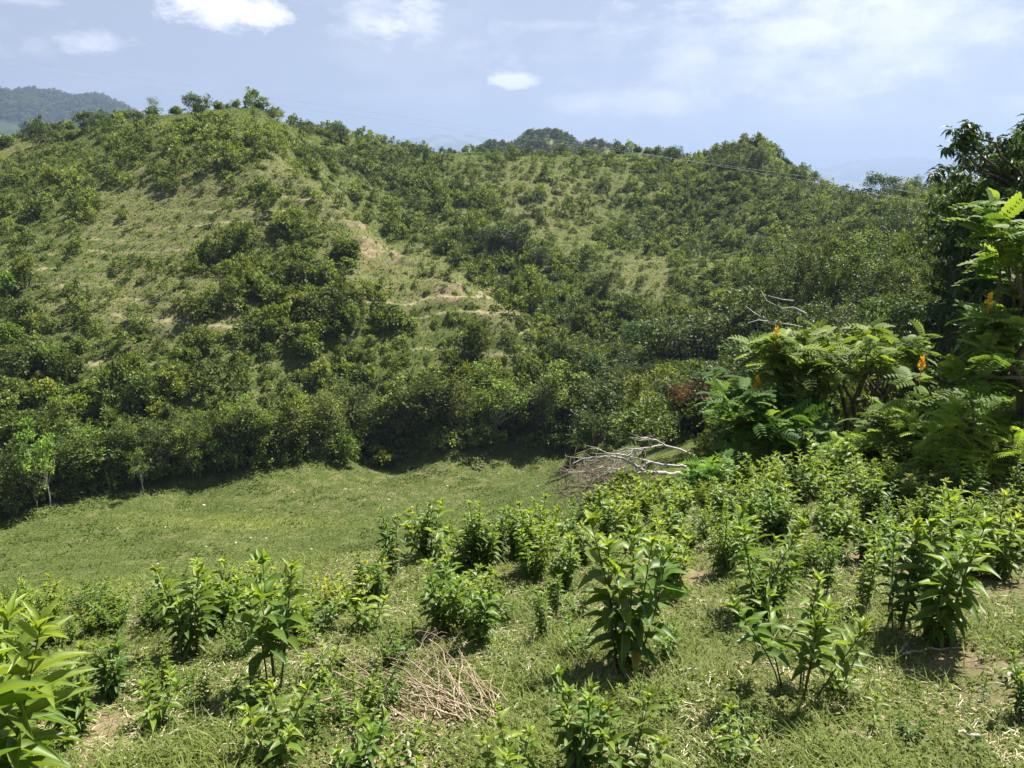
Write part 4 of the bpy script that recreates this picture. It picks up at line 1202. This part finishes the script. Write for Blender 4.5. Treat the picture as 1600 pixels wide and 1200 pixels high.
# ------------------------------------------------------------------ the big dark tree at the right edge
def big_tree(base, c, rad, nwh, lab, color, leaf=.19, extra=()):
    root = empty('mango_like_tree' if False else 'dark_leafy_tree', base)
    b = np.array(base); c = np.array(c, float) - b; rad = np.array(rad, float)
    gt, gc = Geo(), Geo()
    gt.tube(curve_pts((0, 0, -.3), c * np.array([.6, .6, .7]), 8, .04), np.linspace(.22, .12, 8), 9)
    d = unit(rnd(nwh)); 
    lump = 1 + .16 * np.sin(d[:, 0] * 5 + 1) * np.cos(d[:, 2] * 6 + d[:, 1] * 3) + .10 * np.sin(d[:, 1] * 9 + d[:, 2] * 7)
    rr = (rng.uniform(.35, 1, nwh) ** .35) * lump
    w = c + d * rad * rr[:, None]
    for (e, n2, rr2) in extra:
        e = np.array(e) - b
        w = np.concatenate([w, e + rnd(n2) * rr2])
        gt.tube(curve_pts(c + (e - c) * .4, e + np.array([0, 0, .1]), 6, .05), np.linspace(.035, .012, 6), 5)
    m_ = 11
    k = np.repeat(np.arange(len(w)), m_)
    a = rng.uniform(0, 6.28, len(k)); dn = rng.uniform(-1.5, .2, len(k))
    dr = np.stack([np.cos(a), np.sin(a), dn], 1)
    ln = leaf * rng.uniform(.6, 1.2, len(k))
    pos = w[k] + unit(dr) * .03
    nr = np.array([0, 0, 1.]) + unit(pos - c) * .6 + rnd(len(k)) * .3
    gc.scatter(LEAF2, pos, dr, nr, ln, ln * .34, np.clip(.42 + rng.normal(0, .2, len(w))[k] + rng.normal(0, .16, len(k)), 0, 1))
    for kk in rng.choice(nwh, 46, replace=False):
        gt.tube(curve_pts(c * np.array([.6, .6, .7]) * rng.uniform(.6, 1), w[kk], 6, .08), np.linspace(.06, .015, 6), 5)
    gt.obj('trunk', M_BARK, root, True)
    o = gc.obj('crown', M_GLOSS, root); o.color = color
    tag(root, lab, 'tree')
    return root
def at(px, py, Y): return P(px, py, Y)
cx = at(1655, 335, 16.0)
big_tree((cx[0], cx[1], hz1(cx[0], cx[1])), cx, (2.05, 2.3, 2.05), 1900, 'tall dark glossy leaved tree rising above the skyline at the right edge', (1, 1, 1, 1), .19,
         [(at(1492, 215, 15.2), 7, .10), (at(1500, 240, 15.2), 6, .10), (at(1512, 205, 15.2), 8, .10), (at(1470, 268, 15.4), 5, .07), (at(1500, 268, 15.4), 6, .07), (at(1520, 225, 15.3), 10, .13)])
cx = at(1545, 440, 16.8)
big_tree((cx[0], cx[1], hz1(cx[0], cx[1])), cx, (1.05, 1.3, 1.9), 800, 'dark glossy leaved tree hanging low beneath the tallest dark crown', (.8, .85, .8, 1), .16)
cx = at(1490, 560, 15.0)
big_tree((cx[0], cx[1], hz1(cx[0], cx[1])), cx, (1.2, 1.2, 1.1), 500, 'shade tinted dark shrubby tree at the foot of the big dark trees', (.6, .65, .65, 1), .15)  # crown colour darkened to imitate the deep shade low on these trees

# creeper covered trees left of the dark tree
for (px, pyt, pyb, wd, st, c_, lab) in [(1350, 362, 530, 1.0, 'draped', (1.5, 1.45, .9, 1), 'round tree smothered in pale green creeper'),
        (1228, 385, 545, 1.0, 'draped', (1.25, 1.2, 1.05, 1), 'creeper hung tree with bare grey branches at its left'),
        (1288, 358, 535, .8, 'draped', (1.0, 1.0, .85, 1), 'narrow creeper hung tree between the two rounder ones'),
        (1420, 395, 540, 1.0, 'draped', (1.15, 1.2, .85, 1), 'green creeper hung tree touching the dark tree'),
        (1455, 322, 520, .8, 'broad', (1.3, 1.3, .95, 1), 'leafy tree against the dark tree at skyline height'),
        (1180, 450, 570, 1.2, 'layered', (.95, 1.0, .9, 1), 'dense mid green tree below the grey bare branches'),
        (1110, 485, 600, 1.2, 'broad', (.8, .85, .75, 1), 'round dark tree above the rusty dead shrub'),
        (1045, 500, 610, 1.2, 'broad', (.9, .95, .8, 1), 'round green tree left of the rusty dead shrub'),
        (1390, 455, 570, 1.1, 'layered', (1.1, 1.25, .9, 1), 'bright layered tree below the pale creeper tree'),
        (1250, 470, 580, 1.1, 'broad', (.7, .75, .65, 1), 'dark round tree directly below the narrow creeper hung one'),
        (1320, 480, 585, 1.1, 'broad', (.7, .75, .7, 1), 'dark round tree below the pale creeper tree, left of the bright layered one'),
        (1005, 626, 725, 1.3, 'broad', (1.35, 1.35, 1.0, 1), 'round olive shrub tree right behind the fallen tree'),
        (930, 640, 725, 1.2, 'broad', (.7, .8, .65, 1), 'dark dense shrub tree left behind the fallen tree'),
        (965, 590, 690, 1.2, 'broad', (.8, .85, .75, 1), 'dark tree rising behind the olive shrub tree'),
        (1070, 590, 690, 1.2, 'broad', (.6, .62, .6, 1), 'dark tree between the olive shrub tree and the dead shrub'),  # from here down, deep wood shade is painted into the crown colours
        (1130, 560, 690, 1.2, 'broad', (.6, .62, .6, 1), 'shade tinted dark tree behind the left candle bush'),
        (1200, 560, 680, 1.2, 'layered', (.6, .65, .6, 1), 'shade tinted layered tree behind the left candle bush'),
        (1290, 560, 660, 1.3, 'broad', (.55, .6, .55, 1), 'shade tinted dense tree behind the wide candle bush'),
        (1370, 550, 650, 1.3, 'broad', (.55, .6, .55, 1), 'shade tinted dense tree behind the right half of the wide candle bush'),
        (1440, 530, 640, 1.3, 'broad', (.55, .6, .55, 1), 'shade tinted dense tree in the gap left of the tallest candle bush')]:
    q = pick(px, pyb)
    if q is None: continue
    h = max(1.6, (P(px, pyt, q[1])[2] - q[2]) * 1.03)
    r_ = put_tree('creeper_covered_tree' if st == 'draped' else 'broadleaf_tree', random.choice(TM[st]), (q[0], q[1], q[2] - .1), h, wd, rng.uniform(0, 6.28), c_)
    tag(r_, lab, 'tree')
# bare grey branches sticking out of the creeper
g = Geo()
for pl in [[(1290, 520), (1240, 508), (1205, 503), (1180, 490), (1165, 478)], [(1240, 470), (1222, 468), (1200, 462)], [(1205, 503), (1185, 500), (1168, 505)], [(1260, 490), (1240, 480), (1222, 482), (1198, 470), (1190, 455)]]:
    pts = [np.array(P(a, b_, 38.0 + .4 * math.sin(a))) for a, b_ in pl]
    g.tube(pts, np.linspace(.032, .014, len(pts)), 5)
o = g.obj('bare_branch', M_GREY); tag(o, 'bare grey branches poking out left of the creeper hung trees', 'branch')
g = Geo()
for pl in [[(1590, 378), (1555, 385), (1535, 392), (1518, 400)], [(1575, 372), (1545, 380), (1520, 388)], [(1555, 385), (1540, 375), (1532, 378)], [(1560, 395), (1535, 402), (1520, 406)]]:
    pts = [np.array(P(a, b_, 13.2)) for a, b_ in pl]
    g.tube(pts, np.linspace(.018, .007, len(pts)), 5)
o = g.obj('bare_branch', M_GREY); tag(o, 'dead grey twigs in front of the big dark tree', 'branch')
# rusty dead shrub
q = P(1095, 640, 29); g = Geo()
crown(g, (0, 0, .9), (1.0, .8, .55), 26, 30, .10, .35, rc=.4)
g.tube([(0, 0, -.3), (0, 0, .4), (.1, 0, .9)], [.03, .03, .02], 5, .1)
o = g.obj('dead_shrub', M_RUST); qq = P(1095, 628, 29); o.location = (qq[0], qq[1], qq[2] - .7); tag(o, 'rusty brown dead shrub among the dark trees', 'shrub')

# ------------------------------------------------------------------ fallen bleached tree and brush
def zr(x, y): return 850 + x / 5.333, 650 + y / 5.333
fallen = [([(1240, 472), (1160, 478), (1075, 487), (960, 478), (860, 468)], .085, .07), ([(860, 468), (810, 445), (760, 410), (700, 375), (620, 345), (530, 335), (430, 345), (335, 355), (240, 395)], .06, .018),
          ([(1235, 445), (1170, 420), (1090, 415), (1000, 410), (930, 395), (840, 365), (720, 340), (660, 320), (580, 320), (510, 305), (430, 262)], .055, .014),
          ([(1250, 335), (1180, 300), (1100, 270), (1010, 240), (940, 205), (870, 185), (805, 183)], .05, .02), ([(1000, 240), (870, 262), (760, 275), (660, 275), (600, 310), (540, 320)], .03, .01),
          ([(860, 468), (800, 473), (735, 472)], .045, .02), ([(790, 480), (735, 515), (680, 562)], .04, .025), ([(760, 438), (680, 440), (600, 438), (480, 430), (380, 460), (210, 470)], .035, .01),
          ([(620, 485), (540, 475), (470, 500), (420, 510), (350, 590), (330, 615)], .032, .01), ([(480, 505), (440, 590), (405, 665)], .028, .01), ([(1110, 600), (1000, 585), (920, 578), (860, 570), (800, 555), (750, 535)], .04, .015),
          ([(1250, 510), (1180, 590), (1085, 680)], .07, .05), ([(700, 330), (740, 290), (860, 268)], .02, .012), ([(890, 380), (840, 410), (800, 450)], .022, .012), ([(620, 465), (540, 468), (430, 460), (330, 520)], .025, .008),
          ([(640, 700), (600, 690), (605, 655)], .02, .01), ([(930, 728), (860, 728)], .03, .02), ([(1000, 590), (900, 600), (870, 575)], .02, .01)]
root = empty('fallen_tree', P(1075, 760, 25.0))
b0_ = np.array(root.location)
def fY(px): return 25.0 + (px - 960) * .004
g = Geo(); tw = Geo()
for i, (pl, r0, r1) in enumerate(fallen):
    pts = []
    for j, (x, y) in enumerate(pl):
        px, py = zr(x, y); pts.append(np.array(P(px, py, fY(px) + .25 * math.sin(i * 2.1 + j * .8))) - b0_)
    # smooth the line
    pts = np.array(pts); t0_ = np.arange(len(pts)); t1_ = np.linspace(0, len(pts) - 1, len(pts) * 3)
    pts = np.stack([np.interp(t1_, t0_, pts[:, k]) for k in range(3)], 1) + rng.normal(0, .012, (len(t1_), 3))
    g.tube(pts, np.linspace(r0, r1, len(pts)) * .95, 6)
    for q in range(10 if pts[:, 0].min() < 0 else 4):
        k = rng.integers(len(pts) // 3, len(pts)); a = pts[k]
        dirn = np.array([-rng.uniform(.3, 1.0), rng.normal(0, .4), rng.uniform(-.75, .25)]) * rng.uniform(.4, 1.1)
        tw.tube(curve_pts(a, a + dirn, 5, .12), np.linspace(.013, .005, 5), 4)
g.obj('trunk', M_GREY, root, True); tw.obj('twigs', M_PALE, root)
tag(root, 'bleached leafless tree lying on its side at the meadow end', 'fallen tree')
g = Geo()
for i in range(850):
    px, py = rng.uniform(872, 1030), rng.uniform(712, 792)
    q = ((px - 945) / 85) ** 2 + ((py - 755) / 36) ** 2
    if q > 1: continue
    a = np.array(P(px, py, 25.6 + rng.normal(0, .5)))
    dr = np.array([rng.normal(0, 1), rng.normal(0, 1), rng.uniform(-.3, .7)]); dr /= np.linalg.norm(dr)
    g.tube(curve_pts(a, a + dr * rng.uniform(.25, .7), 4, .15), np.linspace(.011, .005, 4), 3)
for k in range(9):
    g.tube(curve_pts(P(875 + k * 4, 770 - k * 5, 25.3 + k * .1), P(1025, 735 + k * 5, 26.0 - k * .1), 8, .05), np.linspace(.02, .008, 8), 4)
o = g.obj('brush_heap', M_TWIGR); tag(o, 'reddish brown heap of fine dead twigs under the fallen grey tree', 'brush heap')
for (px, py, Y, w, h, c_, lab) in [(985, 800, 15, 1.2, .9, 1, 'leafy bush in front of the brown twig heap'), (1050, 790, 16, 1.3, .9, 1, 'leafy bush under the fallen trunk'), (930, 815, 13.5, .9, .7, 1, 'low bush left below the brown twig heap'),
        (905, 705, 40, 1.6, 1.2, 2, 'light bush at the right end of the meadow'), (896, 735, 34, 1.2, 1.0, 1, 'grey green bush beside the twig heap on the meadow side'), (1090, 800, 13, 1.1, .8, 4, 'bright bush below the fallen trunk butt'), (965, 745, 22, .9, 1.3, 2, 'upright green shrub growing through the fallen branches')]:
    q = P(px, py, Y)
    if Y > 30: q = pick(px, py)
    o = bpy.data.objects.new('bush', random.choice(bush_protos['rounded' if w > 1 else 'ragged'])); col.objects.link(o)
    o.location = (q[0], q[1], hz1(q[0], q[1]) - .1); o.scale = (w, w, max(h, min(1.9, q[2] + h * .6 - hz1(q[0], q[1]))))
    c4 = TONE[c_][1]; o.color = c4
    tag(o, lab, 'bush')

# brush pile and sticks on the near slope
def gpt(px, py, lift):
    r = hit(px, py)
    return np.array([r[0], r[1], r[2] + lift])
g = Geo()
for i in range(60):
    bx, by = rng.uniform(600, 800), rng.uniform(1100, 1150)
    L_ = rng.uniform(.4, 1.0)
    ex, ey = bx - rng.uniform(60, 250) * L_, by - rng.uniform(30, 125) * L_
    if i % 5 == 0: ex, ey = bx - rng.uniform(-60, 120), by - rng.uniform(50, 130)
    a, e = gpt(bx, by, rng.uniform(.01, .06)), gpt(ex, max(ey, 1000), rng.uniform(.01, .10))
    m_ = (a + e) / 2 + np.array([rng.normal(0, .04), rng.normal(0, .04), rng.uniform(.02, .12)])
    t_ = np.linspace(0, 1, 9)[:, None]
    pts = a * (1 - t_) ** 2 + 2 * m_ * t_ * (1 - t_) + e * t_ ** 2 + rng.normal(0, .004, (9, 3))
    g.tube(pts, np.linspace(rng.uniform(.002, .0048), .0012, 9), 5)
for i in range(70):
    px, py = rng.normal(620, 60), rng.normal(1060, 26)
    a = gpt(px, py, rng.uniform(.02, .09)); dr = np.array([rng.normal(0, 1), rng.normal(0, 1), rng.uniform(-.2, .7)]); dr /= np.linalg.norm(dr)
    g.tube(curve_pts(a, a + dr * rng.uniform(.08, .22), 5, .15), np.linspace(.0018, .0008, 5), 4)
for (x0, y0, x1, y1, r_) in [(800, 1138, 690, 1122, .009), (700, 1124, 590, 1100, .006), (720, 1128, 640, 1075, .006)]:
    g.tube(curve_pts(gpt(x0, y0, .02), gpt(x1, y1, .03), 8, .06), np.linspace(r_, r_ * .5, 8), 6)
o = g.obj('brush_pile', M_TWIG, None, True); tag(o, 'pile of thin curved dry branches lying on the near grass', 'brush pile')
for (pts, r0, lab, nm) in [([(398, 1132), (450, 1118), (500, 1105), (560, 1085)], .006, 'long pale stick lying left of the brush pile', 'stick'),
        ([(250, 1165), (330, 1135), (400, 1108)], .007, 'grey stick among the weeds at lower left', 'stick'), ([(250, 1162), (285, 1110), (310, 1075)], .004, 'thin bent twig standing at lower left', 'twig'),
        ([(1408, 1030), (1460, 1023), (1505, 1021)], .007, 'straight stick under the large right hand weed', 'stick'), ([(1406, 1030), (1418, 1012)], .008, 'stub of wood at the left end of the straight stick', 'stick'),
        ([(1570, 1072), (1592, 1052)], .010, 'short grey stick near the right edge', 'stick'), ([(1240, 1122), (1272, 1106)], .004, 'little pale stick at the foot of the bare stemmed weed', 'twig'),
        ([(640, 1205), (636, 1165), (625, 1152)], .008, 'hooked grey twig at the bottom edge', 'twig'), ([(520, 975), (580, 973), (620, 978)], .004, 'thin dead twig above the brush pile', 'twig'),
        ([(1060, 1056), (1095, 1054)], .008, 'dark stick lying right of the tall broad weed', 'stick'), ([(655, 995), (690, 1040), (712, 1095)], .004, 'long arching pale twig over the brush pile', 'twig'), ([(1495, 1155), (1520, 1165), (1530, 1160)], .012, 'curled brown dead leaf stalk at lower right', 'stalk'), ([(1335, 1158), (1350, 1168), (1358, 1165)], .008, 'small brown curled stalk right of centre near the bottom', 'stalk')]:
    pp = np.array([gpt(a, b_, .02 + r0) for a, b_ in pts])
    if len(pp) == 2: pp = np.array([pp[0], (pp[0] + pp[1]) / 2 + np.array([0, 0, .005]), pp[1]])
    if 'arching' in lab or 'bent' in lab: pp[1, 2] += .08
    t0_ = np.arange(len(pp)); t1_ = np.linspace(0, len(pp) - 1, 12)
    pp = np.stack([np.interp(t1_, t0_, pp[:, k]) for k in range(3)], 1) + rng.normal(0, .003, (12, 3))
    g = Geo(); g.tube(pp, np.linspace(r0, r0 * .55, 12), 6)
    if 'long' in lab or 'grey stick among' in lab:
        for q in range(3):
            k = rng.integers(3, 10); g.tube(curve_pts(pp[k], pp[k] + np.array([rng.normal(0, .1), rng.normal(0, .1), .04]), 4), [.003, .0025, .002, .001], 4)
    o = g.obj(nm, M_TWIG if 'pale' in lab or 'thin' in lab else M_PALE, None, True); tag(o, lab, nm, None)

# fragments of limestone scattered on the meadow
import bmesh
def stone_mesh(seed):
    bm = bmesh.new(); bmesh.ops.create_icosphere(bm, subdivisions=2, radius=1)
    r = random.Random(seed)
    k = [r.uniform(-2, 2) for _ in range(6)]
    for v in bm.verts:
        v.co *= 1 + .22 * math.sin(v.co.x * 3 + k[0]) * math.cos(v.co.y * 3 + k[1]) + .1 * math.sin(v.co.z * 7 + k[2])
        v.co.z = max(v.co.z, -.35) * .6
    me_ = bpy.data.meshes.new('stone'); bm.to_mesh(me_); bm.free(); me_.materials.append(M_STONE); return me_
sm = [stone_mesh(i) for i in range(3)]
for (px, py, s_) in [(317, 789, .17), (259, 825, .09), (183, 825, .09), (412, 841, .10), (388, 842, .09), (371, 851, .09), (487, 856, .11), (245, 882, .09), (380, 799, .08), (537, 765, .09), (606, 781, .10), (696, 763, .13), (561, 765, .09), (841, 762, .11), (777, 741, .09), (655, 781, .09), (640, 795, .10), (604, 794, .09), (458, 768, .09), (489, 791, .08), (320, 853, .08)]:
    p = pick(px, py)
    if p is None: continue
    o = bpy.data.objects.new('white_stone', random.choice(sm)); col.objects.link(o)
    s_ *= .6; o.location = (p[0], p[1], gz(np.array([p[0]]), np.array([p[1]]))[0] + s_ * .3); o.scale = (s_ * 1.2, s_, s_ * .8); o.rotation_euler = (0, 0, rng.uniform(0, 6))
    tag(o, None, 'stone', 'white stones on the meadow')
    later(o, 'larger white stone' if s_ > .1 else 'small white stone', 'on the meadow in the lower half' if py > 800 else 'on the upper meadow', px)

# power cables strung over the valley
for i, (pts, lab) in enumerate([([(-250, 55, 150), (0, 93, 140), (450, 152, 122), (770, 206, 112), (1000, 240, 104), (1200, 272, 98), (1430, 316, 90), (1700, 372, 82)], 'upper power cable crossing the sky and the right ridge'),
                                ([(-250, 62, 151), (0, 101, 141), (450, 162, 123), (770, 216, 113), (980, 242, 105), (1200, 264, 99), (1430, 298, 91), (1700, 350, 83)], 'lower power cable running beside the upper one')]):
    pp = np.array([P(*q) for q in pts]); t0_ = np.arange(len(pp)); t1_ = np.linspace(0, len(pp) - 1, 60)
    from_ = [np.polyfit(t0_, pp[:, k], 3) for k in range(3)]
    pp = np.stack([np.polyval(f, t1_) for f in from_], 1)
    g = Geo(); g.tube(pp, .010, 5)
    o = g.obj('power_cable', M_WIRE, None, True); tag(o, lab, 'power cable', 'power cables over the valley')

resolve_labels()

# ------------------------------------------------------------------ haze
bm = bmesh.new(); bmesh.ops.create_cube(bm, size=1)
me = bpy.data.meshes.new('haze'); bm.to_mesh(me); bm.free()
zlo, zhi = float(GZ.min()) - 1.5, max(float(GZ.max()), 40) + 15
haze = bpy.data.objects.new('haze', me); col.objects.link(haze)
haze.scale = (25600, 25600, zhi - zlo); haze.location = (0, 0, (zhi + zlo) / 2)
m, t, n, l = new_mat('haze_air')
o_ = n.new('ShaderNodeOutputMaterial'); pv = n.new('ShaderNodeVolumePrincipled')
pv.inputs['Color'].default_value = (.41, .54, .80, 1); pv.inputs['Density'].default_value = .00027; pv.inputs['Anisotropy'].default_value = .25
l.new(pv.outputs[0], o_.inputs['Volume'])
me.materials.append(m)
tag(haze, 'pale blue haze in the air over the far hills', 'haze', None, 'stuff')
